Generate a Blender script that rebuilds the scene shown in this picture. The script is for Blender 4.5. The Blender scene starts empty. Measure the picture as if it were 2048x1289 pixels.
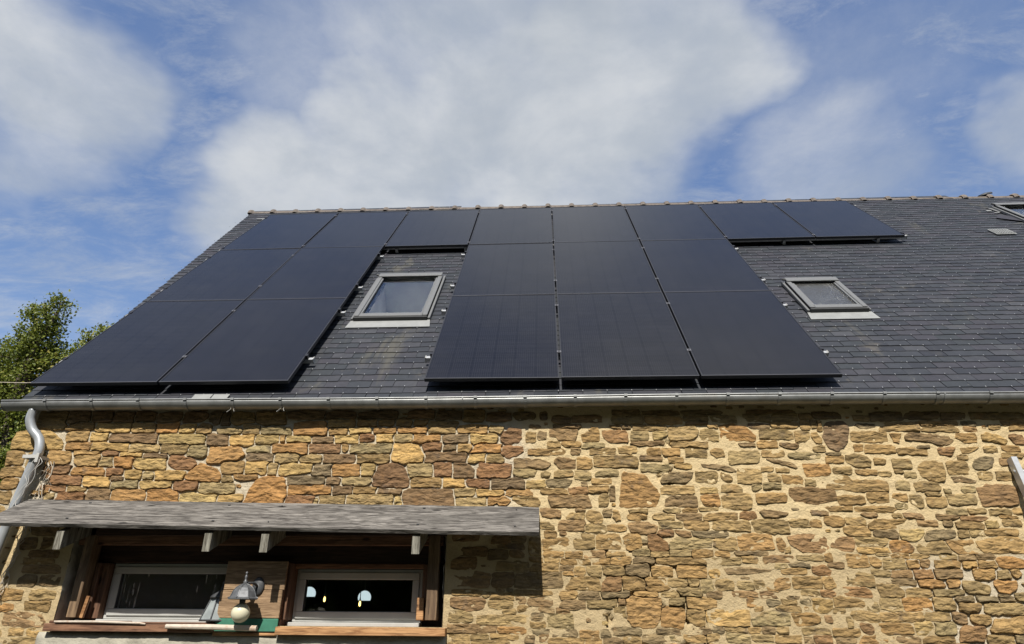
import bpy, math, random
import numpy as np
from mathutils import Matrix, Vector, noise as mnoise

random.seed(7); np.random.seed(7)
scene = bpy.context.scene
COL = scene.collection

# ------------------------------------------------------------------ camera
R = math.radians
Z0 = 3.5                        # height of the panels' lower edge above the ground
ROOF = R(48.28)                 # roof pitch
PITCH, YAW, ROLL = R(24.182), R(-3.296), R(0.453)
cam = bpy.data.cameras.new('camera'); cam.sensor_width = 36.0; cam.lens = 23.4135
cam.clip_start = 0.05; cam.clip_end = 3000
cam_o = bpy.data.objects.new('camera', cam); COL.objects.link(cam_o)
fw = Vector((math.sin(YAW)*math.cos(PITCH), math.cos(YAW)*math.cos(PITCH), math.sin(PITCH)))
rt = Vector((math.cos(YAW), -math.sin(YAW), 0)); up = rt.cross(fw)
r2 = rt*math.cos(ROLL)+up*math.sin(ROLL); u2 = up*math.cos(ROLL)-rt*math.sin(ROLL)
CAM = Vector((-0.1035, -5.2624, Z0-1.8542))
cam_o.matrix_world = Matrix(((r2.x,u2.x,-fw.x,CAM.x),(r2.y,u2.y,-fw.y,CAM.y),(r2.z,u2.z,-fw.z,CAM.z),(0,0,0,1)))
scene.camera = cam_o

# ------------------------------------------------------------------ node helper
class G:
    """small wrapper to write node graphs as expressions"""
    def __init__(s, nt): s.nt = nt; s.nt.nodes.clear()
    def n(s, t, ins=None, **kw):
        nd = s.nt.nodes.new(t)
        for k, v in kw.items(): setattr(nd, k, v)
        for k, v in (ins or {}).items():
            sock = nd.inputs[k]
            if isinstance(v, bpy.types.NodeSocket): s.nt.links.new(v, sock)
            else: sock.default_value = v
        return nd
    def m(s, op, a, b=None, c=None, clamp=False):
        nd = s.nt.nodes.new('ShaderNodeMath'); nd.operation = op; nd.use_clamp = clamp
        for i, v in enumerate((a, b, c)):
            if v is None: continue
            if isinstance(v, bpy.types.NodeSocket): s.nt.links.new(v, nd.inputs[i])
            else: nd.inputs[i].default_value = v
        return nd.outputs[0]
    def v(s, op, a, b=None):
        nd = s.nt.nodes.new('ShaderNodeVectorMath'); nd.operation = op
        for i, x in enumerate((a, b)):
            if x is None: continue
            if isinstance(x, bpy.types.NodeSocket): s.nt.links.new(x, nd.inputs[i])
            else: nd.inputs[i].default_value = x
        return nd.outputs['Value'] if op in ('DOT_PRODUCT','LENGTH') else nd.outputs[0]
    def step(s, x, a, b):
        return s.n('ShaderNodeMapRange', {'Value': x, 'From Min': a, 'From Max': b}, interpolation_type='SMOOTHSTEP').outputs[0]
    def mix(s, f, a, b, mode='MIX'):
        nd = s.nt.nodes.new('ShaderNodeMix'); nd.data_type = 'RGBA'; nd.blend_type = mode; nd.clamp_factor = True
        for k, v in ((0, f), (6, a), (7, b)):
            if isinstance(v, bpy.types.NodeSocket): s.nt.links.new(v, nd.inputs[k])
            else: nd.inputs[k].default_value = v if k == 0 else (*v, 1.0) if len(v) == 3 else v
        return nd.outputs[2]
    def noise(s, vec, scale, detail=4, rough=.55, dist=0.0, out=0):
        return s.n('ShaderNodeTexNoise', {'Vector': vec, 'Scale': scale, 'Detail': detail, 'Roughness': rough, 'Distortion': dist}).outputs[out]
    def sep(s, vec): return s.n('ShaderNodeSeparateXYZ', {'Vector': vec}).outputs
    def comb(s, x, y, z): return s.n('ShaderNodeCombineXYZ', {'X': x, 'Y': y, 'Z': z}).outputs[0]

# ------------------------------------------------------------------ sky and sun
SUN_EL, SUN_AZ = R(47.5), R(-3.0)     # sun in front of the wall, a touch to the left
world = bpy.data.worlds.new('World'); scene.world = world; world.use_nodes = True
g = G(world.node_tree)
skyt = g.n('ShaderNodeTexSky', sky_type='NISHITA', sun_disc=False, sun_elevation=SUN_EL, sun_rotation=R(183), altitude=50, air_density=1.0, dust_density=0.6, ozone_density=2.0)
d = g.v('NORMALIZE', g.n('ShaderNodeTexCoord').outputs['Generated'])
sx, sy, sz = g.sep(d)
inv = g.m('DIVIDE', 1.0, g.m('ADD', g.m('MAXIMUM', sz, 0.02), 0.12))
plane = g.comb(g.m('MULTIPLY', sx, inv), g.m('MULTIPLY', sy, inv), 0.0)
warp = g.v('SCALE', g.v('SUBTRACT', g.noise(plane, 1.6, 5, .6, 0, 1), (.5,.5,.5))); warp.node.inputs['Scale'].default_value = 0.34
dw = g.v('NORMALIZE', g.v('ADD', d, warp))
cov = None
for (c, r0, r1, w) in (
        ((-0.369, 0.752, 0.546), 3, 10, 0.85),
        ((-0.221, 0.762, 0.609), 4, 12, 0.9),
        ((-0.063, 0.747, 0.662), 4, 13, 0.95),
        ((0.086, 0.712, 0.697), 4, 13, 0.95),
        ((0.199, 0.685, 0.7), 3, 9, 0.9),
        ((0.03, 0.798, 0.601), 3, 11, 0.75),
        ((-0.105, 0.655, 0.748), 4, 15, 0.72),
        ((-0.293, 0.657, 0.695), 3, 11, 0.42),
        ((-0.596, 0.555, 0.581), 2, 8, 0.8),
        ((-0.611, 0.607, 0.508), 1, 6, 0.6),
        ((0.357, 0.763, 0.539), 2, 9, 0.45),
        ((0.556, 0.649, 0.52), 1, 6, 0.7),
        ((-0.019, 0.529, 0.849), 5, 18, 0.7),
        ((0.415, 0.658, 0.628), 3, 12, 0.18),
        # the rest of the sky, beyond the frame
        ((.75,-.3,.58), 8, 24, .9), ((-.7,-.5,.5), 8, 25, .9), ((.1,-.8,.6), 6, 20, .8), ((.2,.05,.98), 6, 22, .8), ((-.8,.1,.6), 5, 20, .8), ((.9,.3,.3), 6, 20, .8)):
    l = math.sqrt(sum(q*q for q in c)); c = tuple(q/l for q in c)
    b = g.m('MULTIPLY', g.step(g.v('DOT_PRODUCT', dw, c), math.cos(R(r1)), math.cos(R(r0))), w)
    cov = b if cov is None else g.m('MAXIMUM', cov, b)
n1 = g.noise(plane, 2.6, 14, .68, .2)
n0 = g.noise(plane, 1.15, 4, .55, .3)
cl = g.m('ADD', g.m('MULTIPLY', cov, .95), g.m('ADD', g.m('MULTIPLY', g.m('SUBTRACT', n1, .5), .85), g.m('MULTIPLY', g.m('SUBTRACT', n0, .5), .55)))
cl = g.m('MULTIPLY', g.step(cl, -.10, 1.0), .95)
# thin streaky veil
st = g.n('ShaderNodeMapping', {'Vector': plane, 'Rotation': (0,0,R(-40)), 'Scale': (1.3, 2.6, 1)}).outputs[0]
n2 = g.step(g.noise(st, 3.0, 14, .72, .35), .36, .78)
veil = g.m('MULTIPLY', n2, .60)
n3 = g.noise(plane, 3.1, 6, .55, .2)
dens = g.m('MAXIMUM', cl, veil)
dens = g.m('ADD', dens, g.m('MULTIPLY', g.step(sz, .50, .15), .08), clamp=True)
ccol = g.mix(g.step(n3, .38, .66), (.64,.70,.78), (.90,.93,.96))
ccol = g.mix(g.m('MULTIPLY', g.step(g.noise(plane, 1.9, 5, .55, .2), .46, .74), .42), ccol, (.58,.63,.67))
bg1 = g.n('ShaderNodeBackground', {'Color': g.mix(.22, skyt.outputs[0], (1.1,1.9,4.6), 'MIX'), 'Strength': .098})
bg2 = g.n('ShaderNodeBackground', {'Color': ccol, 'Strength': .49})
mx = g.n('ShaderNodeMixShader', {0: dens, 1: bg1.outputs[0], 2: bg2.outputs[0]})
g.n('ShaderNodeOutputWorld', {'Surface': mx.outputs[0]})

sun = bpy.data.lights.new('sun', 'SUN'); sun.energy = 5.0; sun.angle = R(.53); sun.color = (1.0, .945, .86)
sun_o = bpy.data.objects.new('sun', sun); COL.objects.link(sun_o)
to_sun = Vector((math.sin(SUN_AZ)*math.cos(SUN_EL), -math.cos(SUN_AZ)*math.cos(SUN_EL), math.sin(SUN_EL)))
sun_o.rotation_euler = to_sun.to_track_quat('Z', 'Y').to_euler(); sun_o.location = to_sun*30

vs = scene.view_settings; vs.view_transform = 'Standard'; vs.look = 'None'; vs.exposure = 0.62; vs.gamma = 1.0
vs.use_curve_mapping = False
scene.render.film_transparent = False
scene.cycles.use_denoising = True
scene.cycles.max_bounces = 8; scene.cycles.transmission_bounces = 8; scene.cycles.transparent_max_bounces = 8

# ------------------------------------------------------------------ materials
def new_mat(name):
    m = bpy.data.materials.new(name); m.use_nodes = True
    return m, G(m.node_tree)
def finish(g, **p):
    bump = p.pop('bump', None)
    b = g.n('ShaderNodeBsdfPrincipled')
    for k, v in p.items():
        k = k.replace('_', ' ')
        if isinstance(v, bpy.types.NodeSocket): g.nt.links.new(v, b.inputs[k])
        else: b.inputs[k].default_value = (*v, 1.0) if isinstance(v, tuple) and len(v) == 3 else v
    if bump: g.nt.links.new(g.n('ShaderNodeBump', {'Height': bump[0], 'Strength': bump[1], 'Distance': bump[2]}).outputs[0], b.inputs['Normal'])
    g.n('ShaderNodeOutputMaterial', {'Surface': b.outputs[0]})
    return b
def pos(g): return g.n('ShaderNodeNewGeometry').outputs['Position']
def mapped(g, vec, sc, rot=(0,0,0)): return g.n('ShaderNodeMapping', {'Vector': vec, 'Scale': sc, 'Rotation': rot}).outputs[0]

def mat_stone():
    m, g = new_mat('rubble_stone'); P = pos(g)
    tint = g.n('ShaderNodeVertexColor', layer_name='tint').outputs[0]
    strata = g.noise(mapped(g, P, (1, 1, 3.6)), 11, 6, .62, .6)
    fine = g.noise(P, 70, 5, .7)
    big = g.noise(P, 7.5, 4, .6, .5)
    c = g.mix(g.step(strata, .30, .66), g.mix(1.0, tint, (.66,.64,.62), 'MULTIPLY'), g.mix(1.0, tint, (1.24,1.2,1.12), 'MULTIPLY'))
    c = g.mix(g.m('MULTIPLY', g.step(big, .58, .76), .3), c, (.30,.155,.055))           # rust
    c = g.mix(g.m('MULTIPLY', g.step(g.noise(P, 9, 4, .6, .3), .60, .76), .55), c, (.085,.068,.055))  # dark iron crust
    c = g.mix(g.m('MULTIPLY', g.step(g.noise(P, 38, 4, .65), .64, .74), .5), c, (.38,.31,.19))     # mortar smear / lichen specks
    c = g.mix(g.step(fine, .25, .75), g.mix(1.0, c, (.72,.72,.72), 'MULTIPLY'), c)
    vor = g.n('ShaderNodeTexVoronoi', {'Vector': mapped(g, g.v('ADD', P, g.v('MULTIPLY', g.noise(P, 9, 3, .6, 0, 1), (.05,.05,.05))), (1, 1, 1.9)), 'Scale': 15.0}, distance='MANHATTAN').outputs['Distance']
    h = g.m('ADD', g.m('MULTIPLY', strata, .8), g.m('ADD', g.m('MULTIPLY', g.noise(P, 48, 6, .75), .5), g.m('MULTIPLY', vor, -.9)))
    finish(g, Base_Color=c, Roughness=.88, Specular_IOR_Level=.25, bump=(h, .8, .014))
    return m
def mat_mortar():
    m, g = new_mat('lime_mortar'); P = pos(g); x, y, z = g.sep(P)
    n = g.noise(P, 3, 4, .6)
    warp = g.m('MULTIPLY', g.m('SUBTRACT', n, .5), .45)
    cream = g.mix(g.noise(P, 5, 5, .6), (.47,.36,.195), (.55,.44,.26))
    sand = (.36,.278,.160)
    grey = g.mix(g.noise(P, 22, 4, .6), (.40,.345,.25), (.50,.44,.33))
    zone = g.m('MULTIPLY', g.step(g.m('ADD', x, warp), -.20, -.48), g.step(g.m('ADD', z, warp), 2.30, 2.45))
    patch = g.m('MULTIPLY', g.step(g.m('ADD', x, g.m('ADD', warp, g.m('MULTIPLY', z, .55))), 3.42, 3.62), g.step(g.m('ADD', z, g.m('MULTIPLY', warp, .5)), 2.12, 2.02))
    low = g.m('MULTIPLY', g.step(g.m('ADD', z, g.m('MULTIPLY', warp, 2.0)), 2.42, 2.0), .7)
    c = g.mix(low, cream, sand)
    c = g.mix(g.m('MAXIMUM', zone, patch), c, grey)
    c = g.mix(g.m('MULTIPLY', g.step(g.noise(P, 60, 3, .6), .58, .72), .5), c, (.30,.25,.17))
    c = g.mix(g.m('MULTIPLY', g.step(g.noise(P, 2.1, 5, .65, .4), .58, .75), .4), c, (.34,.28,.18))
    h = g.m('ADD', g.noise(P, 55, 6, .75), g.m('MULTIPLY', g.noise(P, 16, 3, .6), 1.2))
    finish(g, Base_Color=c, Roughness=.95, Specular_IOR_Level=.15, bump=(h, 1.0, .012))
    return m
def mat_slate():
    m, g = new_mat('roof_slate'); P = pos(g)
    rnd = g.m('FRACT', g.m('ADD', g.n('ShaderNodeObjectInfo').outputs['Random'], g.n('ShaderNodeAttribute', attribute_name='rnd').outputs['Fac']))
    ramp = g.n('ShaderNodeValToRGB', {'Fac': rnd}); cr = ramp.color_ramp
    cols = [(0,(.022,.024,.031)),(.25,(.031,.034,.041)),(.45,(.028,.032,.037)),(.6,(.036,.038,.045)),(.8,(.033,.032,.040)),(1,(.045,.047,.054))]
    cr.elements[0].position = 0; cr.elements[0].color = (*cols[0][1],1); cr.elements[1].position = 1; cr.elements[1].color = (*cols[-1][1],1)
    for p, c in cols[1:-1]: e = cr.elements.new(p); e.color = (*c,1)
    c = ramp.outputs[0]
    c = g.mix(g.step(g.noise(P, 14, 5, .6), .3, .7), g.mix(1.0, c, (.78,.8,.8), 'MULTIPLY'), c)
    st = g.noise(mapped(g, P, (1.6, .45, .45)), 1.5, 5, .62, .6)
    c = g.mix(g.m('MULTIPLY', g.step(st, .57, .74), .75), c, (.078,.074,.060))
    c = g.mix(g.m('MULTIPLY', g.step(g.noise(P, 2.3, 6, .7, .5), .60, .74), .6), c, (.088,.080,.066))
    c = g.mix(g.m('MULTIPLY', g.step(g.noise(P, 26, 4, .6), .66, .78), .5), c, (.15,.15,.135))
    finish(g, Base_Color=c, Roughness=g.m('ADD', .5, g.m('MULTIPLY', g.noise(P, 6, 3), .2)), Specular_IOR_Level=.27, bump=(g.noise(P, 40, 5, .65), .35, .004))
    return m
def mat_plain(name, col, rough=.6, metal=0.0, vary=.25, scale=12, bump=0.0, bdist=.002, spec=.5, dirt=None):
    m, g = new_mat(name); P = pos(g)
    n = g.noise(P, scale, 5, .6)
    c = g.mix(g.step(n, .3, .7), tuple(q*(1-vary) for q in col), tuple(min(1, q*(1+vary*.6)) for q in col))
    if dirt: c = g.mix(g.m('MULTIPLY', g.step(g.noise(P, scale*.45, 5, .65, .4), .5, .72), dirt[1]), c, dirt[0])
    rr = g.m('ADD', rough-.06, g.m('MULTIPLY', g.noise(P, scale*1.7, 3), .12))
    finish(g, Base_Color=c, Roughness=rr, Metallic=metal, Specular_IOR_Level=spec, **({'bump': (g.noise(P, scale*4, 5, .65), bump, bdist)} if bump else {}))
    return m
def mat_wood(name, dark, light, axis='X', sc=1.0, rough=.75, bump=.5, grey=None):
    m, g = new_mat(name); P = pos(g)
    s = {'X': (2.4, 26, 26), 'Z': (26, 26, 2.4), 'Y': (26, 2.4, 26)}[axis]
    gr = g.noise(mapped(g, P, tuple(q*sc for q in s)), 1.6, 8, .68, .9)
    bd = g.noise(mapped(g, P, tuple(q*sc*.3 for q in s)), 1.5, 4, .6, .5)
    c = g.mix(g.step(gr, .36, .64), dark, light)
    c = g.mix(g.m('MULTIPLY', g.step(bd, .35, .7), .5), c, tuple(q*.55 for q in dark))
    if grey: c = g.mix(g.m('MULTIPLY', g.step(g.noise(mapped(g, P, tuple(q*.5 for q in s)), 1.2, 5, .6, .3), .45, .7), .8), c, grey)
    crk = g.noise(mapped(g, P, tuple(q*sc*(.45 if q < 5 else 1.0) for q in s)), 2.4, 4, .55, .5)
    c = g.mix(g.m('MULTIPLY', g.step(crk, .60, .66), .7), c, tuple(q*.4 for q in dark))
    knot = g.n('ShaderNodeTexVoronoi', {'Vector': mapped(g, P, tuple(3.2 if q < 5 else 9 for q in s)), 'Scale': 1.0}).outputs['Distance']
    c = g.mix(g.step(knot, .16, .07), c, tuple(q*.35 for q in dark))
    finish(g, Base_Color=c, Roughness=rough, Specular_IOR_Level=.3, bump=(gr, bump, .006))
    return m
def mat_cells():
    m, g = new_mat('solar_cells')
    u, v, w = g.sep(g.n('ShaderNodeTexCoord').outputs['Object'])
    def lines(co, period, width):
        f = g.m('ABSOLUTE', g.m('SUBTRACT', g.m('FRACT', g.m('DIVIDE', co, period)), .5))
        return g.m('GREATER_THAN', f, .5-width/period/2)
    cellgap = g.m('MAXIMUM', lines(u, .1845, .0026), lines(v, .0925, .0022))
    bus = lines(u, .0184, .0030)
    fing = lines(v, .0925/3, .0040)
    P = pos(g)
    base = g.mix(g.noise(P, .9, 3, .5), (.0075,.0073,.0085), (.0105,.010,.0112))
    cellid = g.n('ShaderNodeTexWhiteNoise', {'Vector': g.comb(g.m('FLOOR', g.m('DIVIDE', u, .1845)), g.m('FLOOR', g.m('DIVIDE', v, .0925)), g.n('ShaderNodeObjectInfo').outputs['Random'])}, noise_dimensions='3D').outputs[0]
    base = g.mix(g.m('MULTIPLY', cellid, .35), base, (.012,.012,.016))
    c = g.mix(g.m('MULTIPLY', bus, .55), base, (.032,.032,.036))
    c = g.mix(g.m('MULTIPLY', fing, .5), c, (.026,.027,.033))
    c = g.mix(cellgap, c, (.004,.004,.005))
    dust = g.noise(P, 3.5, 6, .65)
    c = g.mix(g.m('MULTIPLY', g.step(dust, .4, .8), .04), c, (.10,.095,.085))
    finish(g, Base_Color=c, Roughness=g.m('ADD', .09, g.m('MULTIPLY', dust, .10)), Specular_IOR_Level=.42, IOR=1.42)
    return m
def mat_glass(name, tint=(.9,.95,.95), dirt=0.0, frost=0.0):
    m, g = new_mat(name); P = pos(g)
    gl = g.n('ShaderNodeBsdfPrincipled', {'Base Color': (*tint,1), 'Transmission Weight': 1.0, 'Roughness': .02, 'IOR': 1.45})
    if frost:
        h = g.noise(P, 95, 3, .6)
        g.nt.links.new(g.n('ShaderNodeBump', {'Height': h, 'Strength': .8, 'Distance': .004}).outputs[0], gl.inputs['Normal'])
        gl.inputs['Roughness'].default_value = .15
    out = gl.outputs[0]
    if dirt:
        # run marks: thin slanted streaks
        s1 = g.noise(mapped(g, P, (75, 1, 5), (0, R(-28), 0)), 1.0, 3, .6, .2)
        mask = g.m('MULTIPLY', g.step(s1, .58, .70), g.step(g.noise(P, 5, 3, .6), .44, .62))
        spk = g.step(g.noise(P, 70, 3, .6), .62, .72) if frost else 0.0
        f = g.m('MULTIPLY', g.m('MAXIMUM', mask, g.m('MULTIPLY', spk, .8)) if frost else mask, dirt)
        f = g.m('ADD', f, .05)  # even pale film stands in for the pane's hazy reflection
        df = g.n('ShaderNodeBsdfDiffuse', {'Color': (.62,.60,.56,1)})
        out = g.n('ShaderNodeMixShader', {0: f, 1: out, 2: df.outputs[0]}).outputs[0]
    g.n('ShaderNodeOutputMaterial', {'Surface': out})
    return m
def mat_leaf(name, a, b, c3):
    m, g = new_mat(name)
    r = g.n('ShaderNodeAttribute', attribute_name='rnd').outputs['Fac']
    col = g.mix(g.step(r, 0, .6), a, b); col = g.mix(g.step(r, .7, 1), col, c3)
    df = g.n('ShaderNodeBsdfPrincipled', {'Base Color': col, 'Roughness': .5, 'Specular IOR Level': .35})
    tr = g.n('ShaderNodeBsdfTranslucent', {'Color': g.mix(.5, col, (.16,.20,.02))})
    mx = g.n('ShaderNodeMixShader', {0: .28, 1: df.outputs[0], 2: tr.outputs[0]})
    g.n('ShaderNodeOutputMaterial', {'Surface': mx.outputs[0]})
    return m
def mat_emit(name, col, st):
    m, g = new_mat(name)
    e = g.n('ShaderNodeEmission', {'Color': (*col,1), 'Strength': st})
    g.n('ShaderNodeOutputMaterial', {'Surface': e.outputs[0]}); return m

M = dict(
    stone=mat_stone(), mortar=mat_mortar(), slate=mat_slate(), cells=mat_cells(),
    zinc=mat_plain('weathered_zinc', (.24,.247,.243), .46, .5, .2, 9, .15, .002, dirt=((.20,.19,.17), .5)),
    galv=mat_plain('galvanised_pipe', (.36,.38,.395), .34, .35, .16, 7, .1, .002),
    alu=mat_plain('aluminium', (.46,.47,.475), .38, .45, .1, 20),
    steel=mat_plain('stainless_hook', (.44,.45,.46), .45, .5, .15, 40),
    frame=mat_plain('black_anodised_frame', (.018,.018,.021), .42, .0, .15, 10),
    lip=mat_plain('edge_glint', (.12,.12,.13), .35, .3, .1, 10),  # sun glint of the panel frame as paler grey; clamps share it
    skyframe=mat_plain('grey_skylight_cladding', (.135,.138,.138), .5, .15, .12, 60, .1, .001),
    skydark=mat_plain('dark_skylight_front', (.030,.031,.031), .6, 0, .15, 20),
    apron=mat_plain('pale_flashing', (.215,.222,.218), .6, .1, .12, 12),
    ridge=mat_plain('ridge_tile_clay', (.115,.095,.080), .85, 0, .3, 14, .5, .004, dirt=((.15,.135,.112), .6)),
    grey_plank=mat_wood('weathered_grey_board', (.040,.036,.032), (.225,.210,.190), 'X', 1.4, .9, 1.0, None),
    pine=mat_wood('orange_pine', (.20,.092,.036), (.44,.25,.115), 'X', .9, .6, .3),
    stain=mat_wood('red_stained_timber', (.088,.042,.025), (.235,.125,.072), 'X', .9, .6, .3),
    post=mat_wood('brown_post', (.085,.052,.030), (.21,.14,.080), 'Z', .9, .7, .4),
    redpost=mat_wood('reddish_jamb', (.055,.028,.017), (.17,.092,.054), 'Z', .8, .65, .3),
    rafter=mat_wood('silvered_rafter', (.075,.068,.052), (.25,.24,.20), 'Z', .8, .85, .6),
    deep_shade_wood=mat_wood('deep_shade_header', (.022,.012,.008), (.062,.034,.022), 'X', .8, .7, .3),  # timber darkened in colour for the deep shade under the canopy
    ply=mat_wood('fibre_board', (.17,.108,.060), (.36,.245,.145), 'X', 1.4, .85, .6),
    green=mat_plain('green_membrane', (.028,.14,.09), .65, 0, .15, 25),
    white=mat_plain('white_pvc', (.37,.37,.35), .38, 0, .07, 9, dirt=((.50,.49,.44), .25)),
    whitewood=mat_plain('flaking_white_paint', (.46,.40,.33), .75, 0, .12, 30, .4, .003, dirt=((.30,.17,.10), .8)),
    plaster=mat_plain('rough_plaster', (.58,.53,.44), .95, 0, .25, 9, .8, .012),
    concrete=mat_plain('grey_concrete', (.33,.31,.25), .93, 0, .2, 7, .9, .010, dirt=((.22,.205,.165), .5)),
    pane=mat_glass('window_pane', (.93,.95,.95)), pane_dirty_sheen=mat_glass('dusty_pane_with_sheen', (.9,.92,.95), .55),
    skyglass=mat_glass('skylight_glass', (.90,.92,.93)), frost=mat_glass('dewy_skylight_glass', (.6,.68,.75), .22, 1.0),
    iron=mat_plain('black_cast_iron', (.055,.058,.062), .55, .3, .3, 25, .3, .003),
    pewter=mat_plain('grey_lamp_cap', (.115,.12,.127), .5, .35, .3, 30, .2, .002),
    globe=mat_plain('cream_bulb', (.55,.52,.38), .22, 0, .04, 8),
    lampglass=mat_plain('milky_lantern_glass', (.24,.265,.265), .35, 0, .2, 12),
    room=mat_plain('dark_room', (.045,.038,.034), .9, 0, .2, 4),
    blind=mat_plain('pale_shaft_lining', (.52,.52,.51), .8, 0, .1, 5),
    bark=mat_plain('bark', (.085,.068,.05), .95, 0, .35, 18, .8, .02),
    twine=mat_plain('pale_dry_stem', (.45,.40,.32), .85, 0, .3, 40),
    cord=mat_plain('white_cord', (.42,.41,.38), .6, 0, .1, 20),
    cable=mat_plain('black_cable', (.05,.05,.05), .6, 0, .1, 20),
    grass=mat_plain('ground_grass', (.04,.042,.025), .95, 0, .4, 3, .6, .03),
    leaf=mat_leaf('oak_leaf', (.060,.086,.013), (.150,.175,.026), (.28,.235,.045)),
    leaf2=mat_leaf('pale_oak_leaf', (.095,.122,.018), (.19,.21,.032), (.31,.26,.05)),
    moon=mat_emit('lit_globe', (.74,.90,.94), .55), fil=mat_emit('lit_filament', (1.0,.70,.20), 3.0),
)

# ------------------------------------------------------------------ object helpers
WM = {}
def link(name, me, mw=None, parent=None):
    o = bpy.data.objects.new(name, me); COL.objects.link(o)
    mw = mw if mw is not None else Matrix.Identity(4)
    o.matrix_basis = mw; WM[o.name] = mw.copy()
    if parent: o.parent = parent; o.matrix_parent_inverse = WM[parent.name].inverted()
    return o
def tag(o, label=None, cat=None, group=None, kind=None):
    if label: o['label'] = label
    if cat: o['category'] = cat
    if group: o['group'] = group
    if kind: o['kind'] = kind
    return o
def empty(name, loc): 
    o = link(name, None, Matrix.Translation(loc)); o.empty_display_size = .1; return o
class MB:
    """collects faces, builds ONE mesh"""
    def __init__(s): s.v = []; s.f = []
    def add(s, vs, fs):
        b = len(s.v); s.v += [tuple(p) for p in vs]; s.f += [tuple(b+i for i in f) for f in fs]; return s
    def box(s, lo, hi, mw=None, bev=0.0):
        (x0,y0,z0),(x1,y1,z1) = lo, hi
        if not bev:
            vs = [(x0,y0,z0),(x1,y0,z0),(x1,y1,z0),(x0,y1,z0),(x0,y0,z1),(x1,y0,z1),(x1,y1,z1),(x0,y1,z1)]
            fs = [(0,3,2,1),(4,5,6,7),(0,1,5,4),(1,2,6,5),(2,3,7,6),(3,0,4,7)]
        else:
            b = min(bev, (x1-x0)*.45, (y1-y0)*.45, (z1-z0)*.45); vs = []; idx = {}
            for i in (0,1):
                for j in (0,1):
                    for k in (0,1):
                        X=(x0,x1)[i]; Y=(y0,y1)[j]; Z=(z0,z1)[k]; a=(b,-b)[i]; c=(b,-b)[j]; e=(b,-b)[k]
                        for t, p in enumerate(((X,Y+c,Z+e),(X+a,Y,Z+e),(X+a,Y+c,Z))):
                            idx[(i,j,k,t)] = len(vs); vs.append(p)
            q = lambda i,j,k,t: idx[(i,j,k,t)]
            fs = [(q(0,0,0,0),q(0,0,1,0),q(0,1,1,0),q(0,1,0,0)),(q(1,0,0,0),q(1,1,0,0),q(1,1,1,0),q(1,0,1,0)),
                  (q(0,0,0,1),q(1,0,0,1),q(1,0,1,1),q(0,0,1,1)),(q(0,1,0,1),q(0,1,1,1),q(1,1,1,1),q(1,1,0,1)),
                  (q(0,0,0,2),q(0,1,0,2),q(1,1,0,2),q(1,0,0,2)),(q(0,0,1,2),q(1,0,1,2),q(1,1,1,2),q(0,1,1,2))]
            for i in (0,1):
                for j in (0,1): fs.append((q(i,j,0,0),q(i,j,1,0),q(i,j,1,1),q(i,j,0,1)) if i==j else (q(i,j,0,1),q(i,j,1,1),q(i,j,1,0),q(i,j,0,0)))
            for i in (0,1):
                for k in (0,1): fs.append((q(i,0,k,2),q(i,1,k,2),q(i,1,k,0),q(i,0,k,0)) if i==k else (q(i,0,k,0),q(i,1,k,0),q(i,1,k,2),q(i,0,k,2)))
            for j in (0,1):
                for k in (0,1): fs.append((q(0,j,k,1),q(1,j,k,1),q(1,j,k,2),q(0,j,k,2)) if j==k else (q(0,j,k,2),q(1,j,k,2),q(1,j,k,1),q(0,j,k,1)))
            for i in (0,1):
                for j in (0,1):
                    for k in (0,1):
                        t = (q(i,j,k,0),q(i,j,k,1),q(i,j,k,2)); fs.append(t if (i+j+k)%2==0 else t[::-1])
        if mw is not None: vs = [tuple(mw @ Vector(p)) for p in vs]
        return s.add(vs, fs)
    def tube(s, pts, rad, n=8, cap=True):
        pts = [Vector(p) for p in pts]; rad = rad if isinstance(rad, (list,tuple)) else [rad]*len(pts)
        vs = []; fs = []; a = None
        for i, p in enumerate(pts):
            t = (pts[min(i+1,len(pts)-1)]-pts[max(i-1,0)]).normalized()
            if a is None:
                a = t.cross(Vector((0,0,1)))
                if a.length < .05: a = t.cross(Vector((0,1,0)))
            else: a = a-t*a.dot(t)
            a.normalize(); b = t.cross(a)
            for k in range(n):
                w = 2*math.pi*k/n; vs.append(p+(a*math.cos(w)+b*math.sin(w))*rad[i])
        for i in range(len(pts)-1):
            for k in range(n):
                fs.append((i*n+k, i*n+(k+1)%n, (i+1)*n+(k+1)%n, (i+1)*n+k))
        if cap: fs.append(tuple(range(n-1,-1,-1))); fs.append(tuple((len(pts)-1)*n+k for k in range(n)))
        return s.add(vs, fs)
    def lathe(s, prof, n=20, c=(0,0,0), mw=None):
        vs = []; fs = []
        for r, z in prof:
            for k in range(n):
                w = 2*math.pi*k/n; vs.append(Vector((r*math.cos(w)+c[0], r*math.sin(w)+c[1], z+c[2])))
        for i in range(len(prof)-1):
            for k in range(n): fs.append((i*n+k, i*n+(k+1)%n, (i+1)*n+(k+1)%n, (i+1)*n+k))
        fs.append(tuple(range(n-1,-1,-1))); fs.append(tuple((len(prof)-1)*n+k for k in range(n)))
        if mw is not None: vs = [mw @ p for p in vs]
        return s.add(vs, fs)
    def mesh(s, name, mat, smooth=False):
        me = bpy.data.meshes.new(name); me.from_pydata(s.v, [], s.f); me.materials.append(M[mat] if isinstance(mat, str) else mat)
        if smooth: me.polygons.foreach_set('use_smooth', [True]*len(me.polygons))
        me.update(); return me
    def build(s, name, mat, parent=None, smooth=False, mw=None):
        return link(name, s.mesh(name, mat, smooth), mw, parent)
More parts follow.
